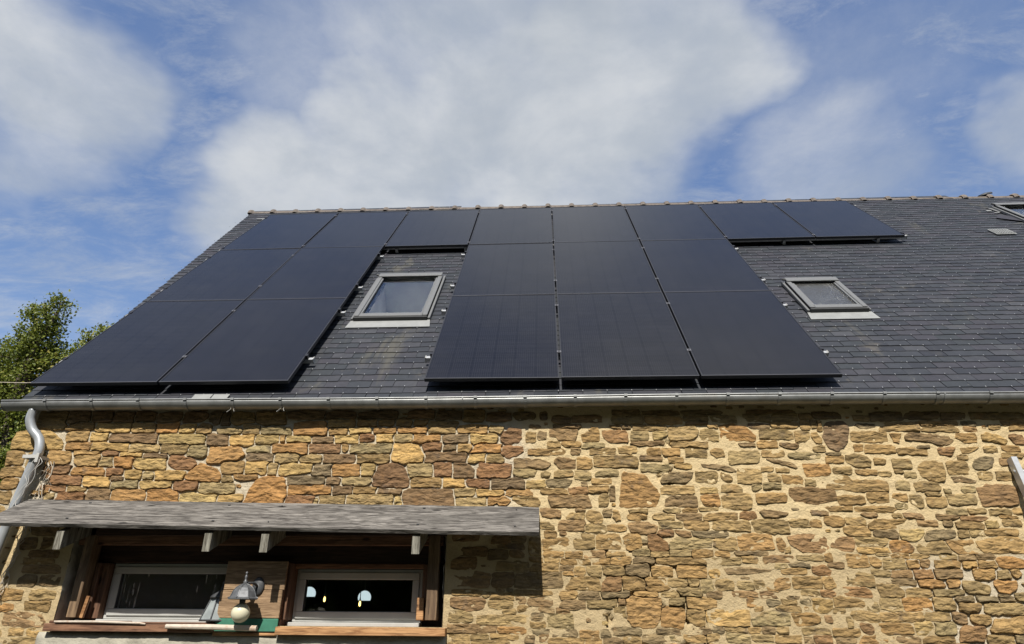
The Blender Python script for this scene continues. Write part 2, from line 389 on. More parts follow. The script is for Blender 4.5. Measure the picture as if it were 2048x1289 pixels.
def box_obj(name, lo, hi, mat, parent=None, bev=.004, origin=None):
    c = Vector(((lo[0]+hi[0])/2, (lo[1]+hi[1])/2, min(lo[2],hi[2])))
    b = MB().box(tuple(Vector(lo)-c), tuple(Vector(hi)-c), None, bev)
    return b.build(name, mat, parent, mw=Matrix.Translation(c))

CR, SR = math.cos(ROOF), math.sin(ROOF)
def RP(x, v, h): return Vector((x, v*CR-h*SR, Z0+v*SR+h*CR))
def RM(x, v, h, spin=0.0):
    return Matrix.Translation(RP(x,v,h)) @ Matrix.Rotation(ROOF,4,'X') @ Matrix.Rotation(spin,4,'Z')
HS = -.115                         # slate surface below the plane of the panels
YW = .08                           # face of the wall

# ------------------------------------------------------------------ ground
def ground():
    b = MB(); n = 40; vs = []; fs = []
    co = [math.copysign((abs(i-n/2)/(n/2))**3*900, i-n/2) for i in range(n+1)]
    for yy in co:
        for xx in co: vs.append((xx, yy, -.02+.02*mnoise.noise((xx*.3, yy*.3, 0))))
    for j in range(n):
        for i in range(n): fs.append((j*(n+1)+i, j*(n+1)+i+1, (j+1)*(n+1)+i+1, (j+1)*(n+1)+i))
    o = b.add(vs, fs).build('ground', 'grass'); tag(o, 'grass ground around the stone house', None, None, 'structure')
ground()

# ------------------------------------------------------------------ house
house = empty('stone_house', (0, 4.2, 0))
tag(house, 'rubble stone house with steep slate roof, zinc gutter and small windows', 'house')
OPX0, OPX1, OPZ0, OPZ1 = -3.88, -.905, 1.60, 2.38        # the window opening
def corner_x(x, z):                                       # the left corner leans out towards its foot
    return x-(3.25-z)*.12*max(0, min(1, (-4.1-x)/.5))

# --- wall: mortar sheet with the opening left out
def nz(x, z, s, o=0.0): return mnoise.noise((x*s, z*s, o))
def left_zone(x, z): return x < -.40 + .30*nz(x, z, 3.2) + .12*nz(x, z, 9, 7) and z > 2.35
def patch_zone(x, z): return x+.55*z+.25*nz(x, z, 3) > 3.55 and z < 2.07+.12*nz(x, z, 3, 5)
def dry_zone(x, z): return (.30 < x < 1.02 and 1.45 < z < 2.20 and nz(x, z, 6, 2) > -.05) or (.75 < x < .98 and 2.3 < z < 3.0 and nz(x, z, 5, 3) > .2 and nz(x, z, 18, 4) > .1)
def build_wall():
    xs = list(np.arange(-4.56, 3.85, .016))+list(np.arange(3.9, 10.6, .12)); zs = list(np.arange(0, 1.36, .12))+list(np.arange(1.38, 3.33, .016))
    def snap(a, vals):
        for t in vals: a[min(range(len(a)), key=lambda i: abs(a[i]-t))] = t
    snap(xs, (OPX0, OPX1)); snap(zs, (OPZ0, OPZ1))
    nx = len(xs); vs = []; fs = []
    for z in zs:
        for x in xs:
            if left_zone(x, z): y = .005+.006*nz(x, z, 22)
            elif patch_zone(x, z): y = .008+.006*nz(x, z, 22)
            elif dry_zone(x, z): y = .035+.012*nz(x, z, 12)
            else: y = .0015+.003*nz(x, z, 13)+.0035*nz(x, z, 34)+.004*nz(x, z, 3)
            vs.append((corner_x(x, z), YW+y, z))
    for j in range(len(zs)-1):
        for i in range(nx-1):
            if xs[i] >= OPX0-1e-6 and xs[i+1] <= OPX1+1e-6 and zs[j] >= OPZ0-1e-6 and zs[j+1] <= OPZ1+1e-6: continue
            fs.append((j*nx+i, j*nx+i+1, (j+1)*nx+i+1, (j+1)*nx+i))
    b = MB().add(vs, fs)
    w = b.build('wall', 'mortar', house, smooth=True)
    return w
wall = build_wall()
MB().add([(-5.02,.12,0),(-4.56,.12,3.42),(-5.05,4.2,7.95),(-5.5,8.3,3.42),(-5.9,8.3,0)], [(0,1,2,3,4)]).build('gable_wall', 'mortar', house)

# --- stones
PAL = dict(y=(.335,.230,.094), o=(.275,.152,.058), b=(.222,.148,.065), r=(.165,.088,.045), d=(.135,.090,.052), g=(.235,.178,.090), k=(.125,.098,.062), p=(.115,.068,.049))
STONES = """b-4475 3116 -4220 3258;d-4216 3170 -4022 3260;d-4013 3168 -3830 3254;d-3803 3167 -3639 3244;d-3624 3174 -3452 3251;d-3432 3166 -3218 3240;d-3192 3153 -2979 3247;b-4194 3106 -3969 3165
y-3951 3082 -3642 3154;b-3627 3076 -3426 3162;o-3411 3070 -3228 3151;y-3215 3069 -3075 3149;b-3065 3065 -2953 3144;y-4613 2931 -4179 3102;b-4175 3004 -3993 3091;y-3984 3003 -3825 3078
d-3807 2993 -3399 3060;y-3372 2976 -2968 3061;o-4167 2935 -3953 2996;y-3946 2926 -3620 2989;g-3609 2914 -3356 2972;b-3334 2892 -3112 2968;g-3099 2875 -2941 2948;b-4606 2804 -4469 2923
b-4463 2797 -4305 2918;b-4302 2802 -4102 2921;b-4082 2892 -3870 2922;r-3834 2884 -3699 2922;y-3679 2877 -3498 2899;d-3466 2862 -3281 2888;bP-4059,2888 -3848,2891 -3834,2870 -3863,2789 -4024,2794 -4053,2843;gP-3833,2866 -3741,2870 -3719,2784 -3842,2789
oP-3732,2874 -3548,2869 -3558,2776 -3703,2788;y-3538 2760 -3275 2858;rP-3240,2879 -3060,2854 -3016,2805 -3050,2769 -3140,2762 -3259,2815;r-4292 2730 -4065 2790;o-4049 2720 -3769 2782;r-3763 2712 -3625 2775;y-3590 2683 -3448 2755;g-3442 2681 -3351 2743
y-3343 2678 -3100 2744;oP-3084,2694 -2967,2805 -2842,2757 -2779,2709 -2791,2663 -2955,2666;b-4595 2707 -4450 2793;b-4563 2611 -4453 2698;rP-4263,2718 -3969,2719 -3954,2637 -4106,2641 -4190,2646;y-3937 2624 -3712 2708;d-3708 2676 -3600 2712;g-3690 2610 -3471 2675
y-3449 2612 -3186 2671;r-3158 2605 -2961 2662;g-2957 2567 -2663 2651;r-4259 2594 -4071 2630;b-4049 2587 -3896 2620;b-4309 2569 -4188 2590;g-4205 2535 -4139 2572;r-4133 2519 -3897 2582
dP-3880,2609 -3713,2605 -3685,2577 -3681,2515 -3888,2519;oP-3631,2607 -3432,2600 -3379,2569 -3401,2507 -3656,2511 -3675,2554;oP-3302,2608 -3180,2611 -3132,2576 -3097,2499 -3343,2503 -3375,2584;y-3081 2494 -2786 2563;d-2972 3152 -2878 3245;d-2861 3143 -2801 3245;b-2788 3150 -2577 3235;b-2568 3144 -2320 3233
d-2298 3188 -1988 3239;d-1979 3181 -1712 3236;d-1704 3183 -1381 3233;b-1945 3114 -1714 3177;b-1697 3116 -1524 3171;b-1520 3115 -1384 3169;b-1376 3114 -1244 3172;g-2865 3060 -2676 3104
b-2662 3059 -2528 3141;gP-2508,3107 -2282,3107 -2236,3063 -2257,3045 -2473,3046 -2508,3081;o-2227 3043 -1949 3153;b-1921 3048 -1773 3103;y-1769 3051 -1571 3104;o-1568 3057 -1363 3107;o-1354 3057 -1106 3105;d-2959 2961 -2779 3049
y-2774 2960 -2553 3041;y-2545 2973 -2346 3043;b-2334 2977 -2294 3037;y-2285 2990 -2082 3029;d-2056 2983 -1884 3024;y-1876 2976 -1675 3041;r-1668 2980 -1541 3050;y-1528 2979 -1378 3045
g-1374 2987 -1221 3048;oP-2940,2953 -2677,2950 -2620,2884 -2679,2844 -2888,2817 -2914,2821;g-2598 2902 -2408 2951;o-2389 2893 -2093 2969;r-2080 2893 -1810 2968;b-1802 2900 -1753 2963;g-1740 2890 -1387 2972;yP-1378,2971 -1199,2958 -1117,2861 -1150,2813 -1277,2806 -1375,2830 -1383,2926
d-2579 2834 -2369 2889;g-2360 2826 -2168 2891;g-2146 2814 -1959 2885;d-1955 2816 -1691 2886;b-1658 2811 -1420 2880;b-2778 2728 -2605 2818;y-2592 2725 -2408 2823;g-2399 2723 -2329 2806
yP-2308,2731 -2303,2778 -2190,2814 -2034,2801 -2035,2745 -2177,2722 -2302,2716;k-2016 2710 -1874 2800;o-1866 2703 -1633 2798;y-1629 2704 -1525 2805;rP-1523,2696 -1475,2775 -1381,2808 -1307,2782 -1245,2703 -1224,2626 -1262,2603 -1412,2607 -1501,2626;b-2764 2665 -2687 2708;o-2682 2688 -2483 2716;oP-2555,2490 -2513,2598 -2455,2688 -2271,2699 -2226,2644 -2210,2536 -2239,2488
k-2219 2640 -1920 2698;d-1899 2636 -1803 2690;g-1767 2635 -1540 2689;o-2207 2562 -1852 2632;d-1839 2559 -1688 2623;b-1672 2569 -1490 2603;d-1477 2571 -1279 2599;y-2769 2489 -2584 2553
r-2208 2478 -1984 2547;g-1980 2486 -1951 2527;b-1944 2474 -1734 2546;g-1726 2470 -1349 2553;y-1332 2466 -1277 2530;d-1259 3180 -1053 3238;d-1036 3169 -832 3228;b-799 3159 -636 3234
d-611 3166 -417 3216;d-392 3164 -215 3214;d-174 3163 -118 3229;d-78 3121 74 3195;d91 3135 330 3193;b-1217 3117 -1107 3167;b-1096 3042 -856 3165;b-855 3051 -613 3114
g-593 3053 -492 3100;o-1216 2977 -994 3040;d-974 2968 -760 3041;y-744 2972 -531 3047;rP-472,3050 -432,3091 -336,3086 -323,3009 -343,2964 -439,2969 -487,2994;b-288 2968 -204 3061;dP-204,3040 -176,3069 -124,3056 -121,2999 -176,2984 -200,3000;d-263 3091 -175 3118
d-63 3089 156 3116;dP-96,3080 135,3075 116,2978 -18,2983 -25,3007 -96,3019;b160 2969 308 3102;r331 2968 534 3072;b-113 2927 -15 2976;b-7 2926 156 2976;g159 2923 343 2966;r-1121 2904 -978 2974
k-962 2906 -861 2956;b-849 2900 -737 2967;o-725 2894 -490 2954;r-482 2861 -308 2932;b-268 2867 23 2919;k71 2870 145 2922;b224 2869 426 2919;d-1101 2820 -775 2895
y-759 2819 -612 2886;b-611 2810 -485 2869;g-1228 2695 -1056 2801;r-1016 2694 -885 2808;d-881 2684 -716 2807;rP-658,2807 -413,2786 -421,2724 -436,2677 -678,2686;dP-371,2845 -178,2836 -88,2804 -124,2757 -370,2774;dP-65,2816 -29,2851 112,2831 109,2753 -15,2753
b115 2756 243 2850;b247 2767 603 2856;g-374 2700 -222 2750;gP-175,2719 -132,2746 -93,2722 -110,2688 -164,2688;b-66 2691 81 2745;g96 2664 223 2744;g263 2698 439 2744;b-1203 2614 -971 2683
y-947 2613 -779 2680;r-771 2618 -588 2676;d-564 2598 -292 2677;y-288 2604 -141 2665;kP-137,2653 -110,2675 80,2674 43,2607 -111,2611;k151 2614 197 2652;b229 2637 382 2675;dP-1216,2606 -871,2609 -857,2465 -1207,2466 -1277,2470 -1274,2587
g-858 2541 -694 2601;y-687 2544 -466 2591;o-446 2544 -242 2594;b-169 2554 42 2600;r46 2560 195 2607;b200 2569 356 2621;g-835 2461 -611 2537;oP-593,2536 -465,2540 -415,2495 -434,2472 -511,2484 -588,2476
g-380 2461 -181 2540;dP-119,2547 194,2554 228,2457 160,2449 -98,2465;b276 2464 352 2561;d-178 2380 -19 2447;bP14,2376 53,2420 170,2420 164,2361 21,2361;d99 2424 167 2449;b173 2339 300 2434;k309 2383 370 2442
b-175 2299 -78 2339;d-32 2285 163 2361;b416 3116 669 3190;b673 3110 980 3184;b990 3138 1197 3186;b1212 3123 1419 3184;b1479 3130 1688 3198;b1697 3135 1906 3196
b1922 3145 2017 3194;d419 3195 642 3232;d666 3192 958 3229;d975 3189 1312 3226;d1510 3201 1898 3225;b396 3080 489 3109;k493 3076 558 3104;b582 3062 849 3107
d1013 3110 1185 3135;b1182 3079 1259 3103;g561 2978 698 3055;y738 2985 851 3061;gP858,3098 1081,3100 1110,3043 1054,2988 921,2978 860,2993;b1112 2969 1255 3075;oP1268,3099 1364,3118 1484,3085 1551,3012 1536,2961 1438,2969 1277,2978 1265,3038;d1501 3072 1675 3116
b1680 3073 1911 3126;b1585 2983 1856 3071;b1857 2962 1978 3053;b1914 3056 1997 3137;d550 2941 822 2974;g872 2923 1165 2965;b1557 2917 1709 2968;d1731 2912 1868 2959
d1411 2930 1534 2957;g457 2880 597 2937;b685 2863 785 2918;b805 2858 940 2919;b989 2846 1147 2920;b1181 2841 1284 2911;g1321 2790 1557 2890;g1581 2846 1755 2897
g1783 2829 2028 2876;d623 2822 793 2859;b845 2798 960 2846;y895 2753 1017 2794;g625 2731 840 2789;dP1602,2831 1684,2823 1792,2796 1842,2753 1823,2750 1738,2784 1636,2809;dP1095,2791 1209,2788 1298,2771 1369,2732 1323,2729 1204,2748 1115,2764;oP1878,2791 2075,2783 2093,2737 2073,2692 1895,2689 1885,2745
kP772,2643 788,2696 852,2723 1027,2726 1015,2680 965,2639;b1042 2638 1209 2730;b1238 2643 1324 2719;g1369 2641 1552 2758;g1563 2731 1649 2762;b1675 2727 1769 2749;g1606 2652 1696 2712;b1705 2632 1865 2700
oP477,2728 640,2704 693,2643 757,2553 723,2456 513,2448 438,2457 454,2606;g765 2560 1021 2620;y1072 2559 1200 2604;b1232 2570 1385 2630;g1472 2581 1539 2633;g1559 2596 1689 2637;g1879 2617 1953 2662;k368 2501 402 2621
d780 2463 1034 2545;oP1059,2530 1092,2556 1205,2559 1215,2492 1201,2463 1097,2463;g1221 2445 1451 2567;b1491 2488 1720 2566;dP1746,2599 1896,2610 2090,2580 2094,2506 1924,2477 1780,2492 1744,2543;g773 2416 900 2445;b915 2419 1027 2445;b1050 2434 1184 2456
b508 2414 646 2442;b494 2361 639 2405;g688 2365 855 2405;d859 2358 1058 2412;b1067 2361 1332 2415;r1347 2367 1472 2426;dP1498,2426 1537,2441 1716,2412 1691,2394 1594,2376 1529,2386;b374 2354 435 2442
d503 2262 703 2343;g735 2307 905 2350;b911 2282 1102 2355;b1140 2282 1406 2354;b1439 2266 1700 2363;b1708 2315 1857 2365;d2021 3152 2246 3208;b2340 3132 2470 3171
d2474 3131 2727 3204;d2737 3141 3012 3201;d3026 3135 3212 3191;b3253 3135 3667 3188;b2001 3071 2044 3141;b2046 3045 2079 3143;pP2121,3126 2261,3129 2291,3069 2255,2950 2175,2888 2100,2918 2073,2994 2091,3070;k2351 3072 2491 3102
g2522 3049 2837 3117;b2843 3089 3140 3123;b2848 3038 3136 3076;k3167 3080 3275 3119;d3180 3036 3272 3077;o3478 3085 3651 3131;b3372 3059 3459 3086;b3529 3051 3639 3080
b1982 2952 2066 3041;g2291 2954 2576 3046;oP2599,3028 2684,3030 2651,2940 2615,2957;dP2706,3006 2760,3031 3083,3008 3082,2970 3023,2925 2944,2930 2873,2963 2715,2973;b3097 2945 3252 3020;yP3289,3002 3335,3026 3426,3010 3483,2959 3451,2931 3296,2969;r3503 2930 3621 3015;b1983 2880 2073 2926
b2304 2885 2368 2935;b2379 2870 2620 2932;b2623 2856 2850 2906;k2786 2904 2878 2925;rP2933,2915 3071,2912 3024,2838 2942,2855;bP3106,2910 3252,2911 3147,2854 3117,2862;b3070 2814 3145 2852;g3288 2874 3382 2919
b3426 2877 3555 2920;b2067 2794 2203 2848;k2078 2852 2186 2876;gP2216,2851 2292,2869 2368,2850 2410,2800 2393,2760 2293,2756 2221,2793;b2439 2784 2518 2829;g2574 2751 2712 2824;bP2751,2750 2794,2799 2884,2815 2941,2790 2950,2701 2929,2645 2822,2654 2763,2702;g2975 2697 3135 2809
kP3162,2765 3198,2813 3254,2845 3340,2829 3310,2764 3256,2736 3179,2740;b3413 2828 3581 2868;d3384 2768 3462 2824;b2107 2708 2242 2758;b2278 2705 2444 2742;b2449 2691 2536 2723;b2572 2709 2631 2741;g2645 2682 2723 2718
dP2983,2677 3055,2685 3175,2652 3158,2635 2998,2645;g3193 2660 3290 2724;b3324 2656 3452 2723;g3487 2659 3541 2747;bP2004,2700 2196,2708 2235,2663 2424,2663 2502,2639 2492,2575 2373,2568 2142,2588 2025,2592 2003,2648;g2556 2587 2658 2654;b2699 2578 2881 2643;g3038 2566 3134 2609
b2104 2474 2298 2544;b2326 2489 2481 2567;b2516 2493 2621 2559;b2638 2450 2734 2547;b2767 2542 2875 2570;b2761 2458 2907 2539;g2915 2559 2949 2590;g2911 2473 3126 2554
rP3148,2597 3242,2629 3394,2624 3449,2589 3421,2480 3347,2461 3158,2465;g2521 2446 2606 2483;b2207 2419 2517 2458;b1998 2431 2192 2458;d1883 2397 2008 2429;d2253 2381 2368 2416;b2483 2381 2552 2408;r2555 2370 2704 2408
d2801 2362 2966 2400;g2888 2400 3032 2442;b3045 2408 3170 2442;b3199 2396 3358 2442;b3367 2404 3435 2442;b3265 2373 3386 2394;b1974 2320 2121 2392;b2128 2328 2267 2377
b2291 2297 2637 2369;d2654 2324 2791 2354;k2848 2324 2898 2357;r2970 2357 3171 2388;b2935 2294 3134 2350;y3144 2305 3227 2354;b3277 2328 3397 2366;b1861 2312 1940 2366
b167 2258 324 2323;b339 2287 473 2316;b-145 2227 -62 2272;d-25 2251 9 2272;bP-171,2218 23,2226 73,2141 -165,2137;b73 2158 231 2258;b238 2159 427 2258;bP453,2226 500,2263 567,2262 585,2212 574,2156 485,2149
d-546 2186 -411 2246;d-403 2197 -298 2254;d-500 2147 -306 2182;d-799 2096 -590 2153;d-856 2005 -670 2089;d-574 2076 -432 2139;d-418 2090 -313 2132;b-261 2098 -175 2232
b-505 1986 -273 2055;b-261 1987 -41 2045;b-261 2050 -165 2094;d-851 1881 -563 1977;d-548 1876 -387 1978;k-371 1874 -25 1979;b-150 2090 2 2130;b9 2080 134 2123
d153 2081 300 2130;b329 2096 446 2120;b349 2041 495 2089;b-154 2051 -40 2084;b-37 2034 98 2074;b103 2035 195 2076;b201 2041 334 2079;k-38 1993 61 2030
b-5 1967 64 1989;b68 1964 154 2022;g161 1957 269 2029;b280 1963 447 2033;k458 1952 617 2037;b-839 1820 -620 1854;b-605 1808 -564 1838;b-560 1796 -386 1838
k-507 1842 -452 1861;k-430 1842 -390 1859;b-378 1823 -103 1853;rP-852,1793 -816,1803 -611,1797 -589,1767 -624,1727 -718,1707 -850,1746;b-567 1728 -393 1791;d-360 1769 -295 1809;d-273 1748 -104 1800;bP6,1865 52,1943 234,1954 261,1913 266,1853
rP272,1906 335,1947 422,1951 405,1850 269,1849;b431 1864 591 1951;b-31 1799 83 1848;d88 1795 257 1845;k261 1810 461 1845;dP-44,1741 -10,1788 155,1793 146,1732 -33,1728;b158 1745 382 1794;d387 1755 437 1797
bP357,1750 432,1750 441,1679 365,1714;d-62 1698 24 1727;g-862 1641 -691 1709;g-457 1692 -374 1725;b-349 1716 -234 1744;k-198 1706 -91 1727;g-646 1619 -270 1679;k-252 1680 -170 1702
k-249 1645 -170 1676;g-142 1594 47 1691;g-256 1599 -146 1645;oP449,1810 692,1811 694,1736 640,1612 486,1611 444,1708;d-864 1563 -506 1615;o-502 1560 -270 1604;b-548 1527 -349 1559;k-235 1567 -114 1592
k-107 1546 76 1588;o104 1537 244 1580;k248 1541 316 1587;k323 1559 533 1599;b-865 1485 -698 1556;b-694 1519 -569 1557;b-689 1487 -419 1514;d-292 1509 -235 1547
d-182 1516 -133 1558;b-129 1486 131 1533;b134 1487 242 1524;k271 1495 396 1537;b411 1512 528 1547;rP707,2262 727,2282 831,2284 827,2241 724,2244;dP845,2282 969,2273 958,2238 900,2237;k975 2234 1238 2278
b1128 2143 1296 2227;o1308 2137 1561 2262;o1600 2134 1647 2227;g1651 2130 1683 2161;rP640,2248 696,2262 785,2177 773,2132 657,2131;gP801,2198 848,2230 1117,2220 1104,2167 935,2153 805,2156;rP1679,2228 1760,2256 1890,2260 1957,2235 1971,2172 1923,2127 1782,2131 1705,2186;g528 2107 640 2142
k525 2055 663 2086;b655 2093 786 2125;b703 2045 1049 2081;g790 2101 946 2135;b960 2085 1104 2136;b1133 2091 1227 2129;k1279 2109 1516 2133;g1085 2046 1308 2084
b1324 2057 1431 2098;d1481 2053 1687 2099;g1733 2082 1917 2103;b1934 2062 1973 2117;b660 1956 789 2017;b847 1950 1048 2025;dP1179,2012 1351,2016 1541,2003 1418,1986 1203,1977;y1075 1951 1139 1998
g1566 2019 1644 2044;b1604 1983 1774 2015;k1653 2024 1805 2049;r1826 1967 1946 2028;b604 1895 760 1942;g763 1891 904 1936;g911 1883 993 1936;g995 1852 1087 1937
g1095 1870 1229 1931;g1271 1871 1377 1918;oP1471,1912 1519,1949 1653,1950 1635,1886 1539,1852 1485,1865;b1396 1885 1449 1925;b1675 1877 1874 1950;b1881 1881 1963 1961;b519 1813 676 1847;b595 1855 765 1887
g719 1825 822 1848;g827 1829 987 1876;k1048 1817 1136 1848;d1229 1825 1394 1851;r1427 1809 1546 1849;r1852 1825 1956 1864;k1617 1804 1686 1820;b1721 1834 1839 1872
oP710,1736 782,1744 854,1730 844,1620 769,1605 690,1622;b898 1744 1094 1806;g771 1766 856 1799;o1323 1754 1420 1809;k1466 1764 1543 1803;g1570 1768 1671 1800;k1706 1772 1772 1804;y1792 1724 1921 1805
g1529 1722 1689 1762;b1376 1730 1418 1752;b880 1618 998 1721;y1021 1623 1319 1735;g1347 1631 1602 1718;bP1622,1716 1793,1710 1821,1672 1782,1643 1656,1629;r1862 1660 1896 1688;k663 1571 806 1600
d865 1572 1027 1602;k1053 1581 1122 1616;b1143 1582 1287 1610;b1308 1581 1394 1611;d1397 1575 1483 1615;g1514 1581 1576 1616;b1691 1583 1874 1608;k548 1523 728 1555
g750 1534 805 1556;b854 1525 985 1563;g1013 1530 1085 1568;g1151 1522 1302 1575;g1322 1533 1463 1570;b1492 1525 1656 1562;r1757 1524 1872 1561;k1695 1526 1749 1548
b2107 2246 2287 2320;k2325 2236 2481 2292;y2507 2216 2677 2295;kP2682,2243 2712,2282 2899,2292 2909,2250 2795,2215 2683,2219;b2934 2243 3005 2289;b3010 2248 3111 2290;b3123 2256 3357 2292;rP1990,2173 2070,2239 2141,2239 2175,2194 2136,2142 2066,2145
b2171 2166 2407 2235;oP2416,2211 2506,2215 2586,2167 2563,2125 2422,2125;bP2597,2181 2801,2212 2842,2126 2631,2119;oP2834,2205 3019,2216 3051,2127 2896,2119;bP3043,2202 3295,2254 3391,2203 3370,2131 3080,2130;b2094 2029 2235 2111;y2180 2128 2395 2163;b2307 2101 2392 2126
b2336 2013 2497 2091;b2247 2029 2332 2090;b2411 2091 2541 2122;b2543 2085 2682 2115;b2765 2082 2877 2112;k2882 2076 3011 2111;d3015 2079 3140 2116;o3144 2026 3350 2096
d2607 2037 2669 2081;b2510 2024 2599 2071;b2712 2024 2892 2072;y2902 2025 3006 2072;b3016 2025 3140 2072;d1944 2028 2046 2052;bP2030,1995 2116,2002 2249,1969 2247,1896 2046,1895;g2253 1969 2378 2006
d2383 1955 2541 2003;r2542 1950 2677 2007;d2696 1954 2882 2014;k2338 1913 2538 1948;b2970 1946 3120 2012;g3133 1953 3219 1999;b3226 1966 3287 2013;o2563 1891 2752 1944
o2765 1888 2850 1941;gP2868,1932 2972,1935 3056,1893 3035,1844 2907,1847 2868,1879;oP3088,1938 3257,1933 3235,1881 3172,1851 3108,1861;bP2264,1909 2375,1913 2446,1857 2444,1821 2281,1827;gP2471,1877 2543,1890 2608,1878 2641,1845 2629,1822 2459,1825;g2657 1834 2866 1872;k2796 1795 2918 1832;k2945 1795 3097 1828
k3102 1799 3203 1835;g3211 1810 3282 1850;r2022 1826 2205 1888;b1936 1757 2149 1819;b1925 1718 2001 1750;g2174 1732 2239 1784;g2262 1730 2409 1814;o2419 1728 2634 1815
g2634 1732 2783 1816;b2810 1724 2958 1791;b2982 1713 3240 1786;g2048 1662 2232 1725;b2252 1664 2550 1721;b2554 1668 2719 1722;r2752 1654 2832 1723;b2873 1649 2991 1708
bP3028,1674 3243,1701 3210,1591 2981,1599;g2013 1613 2036 1689;r2097 1583 2175 1646;b2215 1581 2444 1647;y2479 1580 2590 1660;g2609 1574 2748 1659;rP2781,1622 2818,1638 2931,1636 2953,1605 2918,1539 2758,1535;b1898 1567 2081 1610
k1916 1525 2037 1547;oP2097,1567 2312,1565 2314,1513 2066,1510;d2325 1529 2482 1566;b2509 1531 2715 1565;b2951 1525 3132 1571;k3135 1529 3198 1569;b-4612 2503 -4467 2584;d-4287 2140 -4152 2217
d-4142 2136 -4064 2228;d-4228 2075 -3984 2125;b-4301 2032 -3991 2069;d-4231 1965 -3940 2014;d-4232 1866 -4090 1944;d-4068 1877 -3926 1935;d-4251 2238 -4026 2321;b-4340 1764 -4135 1836
b-4127 1765 -3927 1837;o-4333 1687 -4171 1744;b-4136 1693 -3947 1755;r-4270 1575 -3950 1678;b-4190 1519 -4078 1566;y-4065 1507 -3964 1566;b-4221 1451 -3978 1506;b-4292 1509 -4196 1551
b-4592 2343 -4443 2491;b-4557 2227 -4478 2332"""
def smooth_poly(p, it):
    for _ in range(it):
        q = []
        for i in range(len(p)):
            a, b = p[i], p[(i+1)%len(p)]
            q += [(a[0]*.86+b[0]*.14, a[1]*.86+b[1]*.14), (a[0]*.14+b[0]*.86, a[1]*.14+b[1]*.86)]
        p = q
    return p
def resample(p, k):
    L = [0]
    for i in range(len(p)): a, b = p[i], p[(i+1)%len(p)]; L.append(L[-1]+math.hypot(b[0]-a[0], b[1]-a[1]))
    out = []; i = 0
    for q in range(k):
        t = L[-1]*q/k
        while L[i+1] < t: i += 1
        f = (t-L[i])/max(1e-9, L[i+1]-L[i]); a, b = p[i], p[(i+1)%len(p)]
        out.append((a[0]+(b[0]-a[0])*f, a[1]+(b[1]-a[1])*f))
    return out
def box_outline(x0, z0, x1, z1, rnd, flush):
    w, h = x1-x0, z1-z0; m = min(w, h)
    j = lambda s: rnd.uniform(-s, s)
    kind = rnd.random()
    P = [(x0+rnd.uniform(0,.16)*m, z0+rnd.uniform(0,.16)*m), (x0+w*rnd.uniform(.3,.7), z0+rnd.uniform(-.02,.07)*h), (x1-rnd.uniform(0,.16)*m, z0+rnd.uniform(0,.16)*m),
         (x1-rnd.uniform(-.02,.06)*m, z0+h*rnd.uniform(.35,.65)), (x1-rnd.uniform(0,.16)*m, z1-rnd.uniform(0,.16)*m), (x0+w*rnd.uniform(.3,.7), z1-rnd.uniform(-.02,.07)*h),
         (x0+rnd.uniform(0,.16)*m, z1-rnd.uniform(0,.16)*m), (x0+rnd.uniform(-.02,.06)*m, z0+h*rnd.uniform(.35,.65))]
    if kind < .30:                      # a wedge: one corner taken off
        c = rnd.choice((0,2,4,6)); a = rnd.uniform(.2,.55)*m*(1.3 if w > 2*h else 1)
        sx = 1 if c in (0,6) else -1; sz = 1 if c in (0,2) else -1
        q = P[c]; P[c:c+1] = [(q[0], q[1]+sz*a*.8), (q[0]+sx*a*1.2, q[1])] if c in (0,4) else [(q[0]+sx*a*1.2, q[1]), (q[0], q[1]+sz*a*.8)]
    elif kind < .5 and flush:           # lens
        P[0] = (P[0][0]+.2*m, P[0][1]+.12*h); P[4] = (P[4][0]-.2*m, P[4][1]-.12*h)
    return P
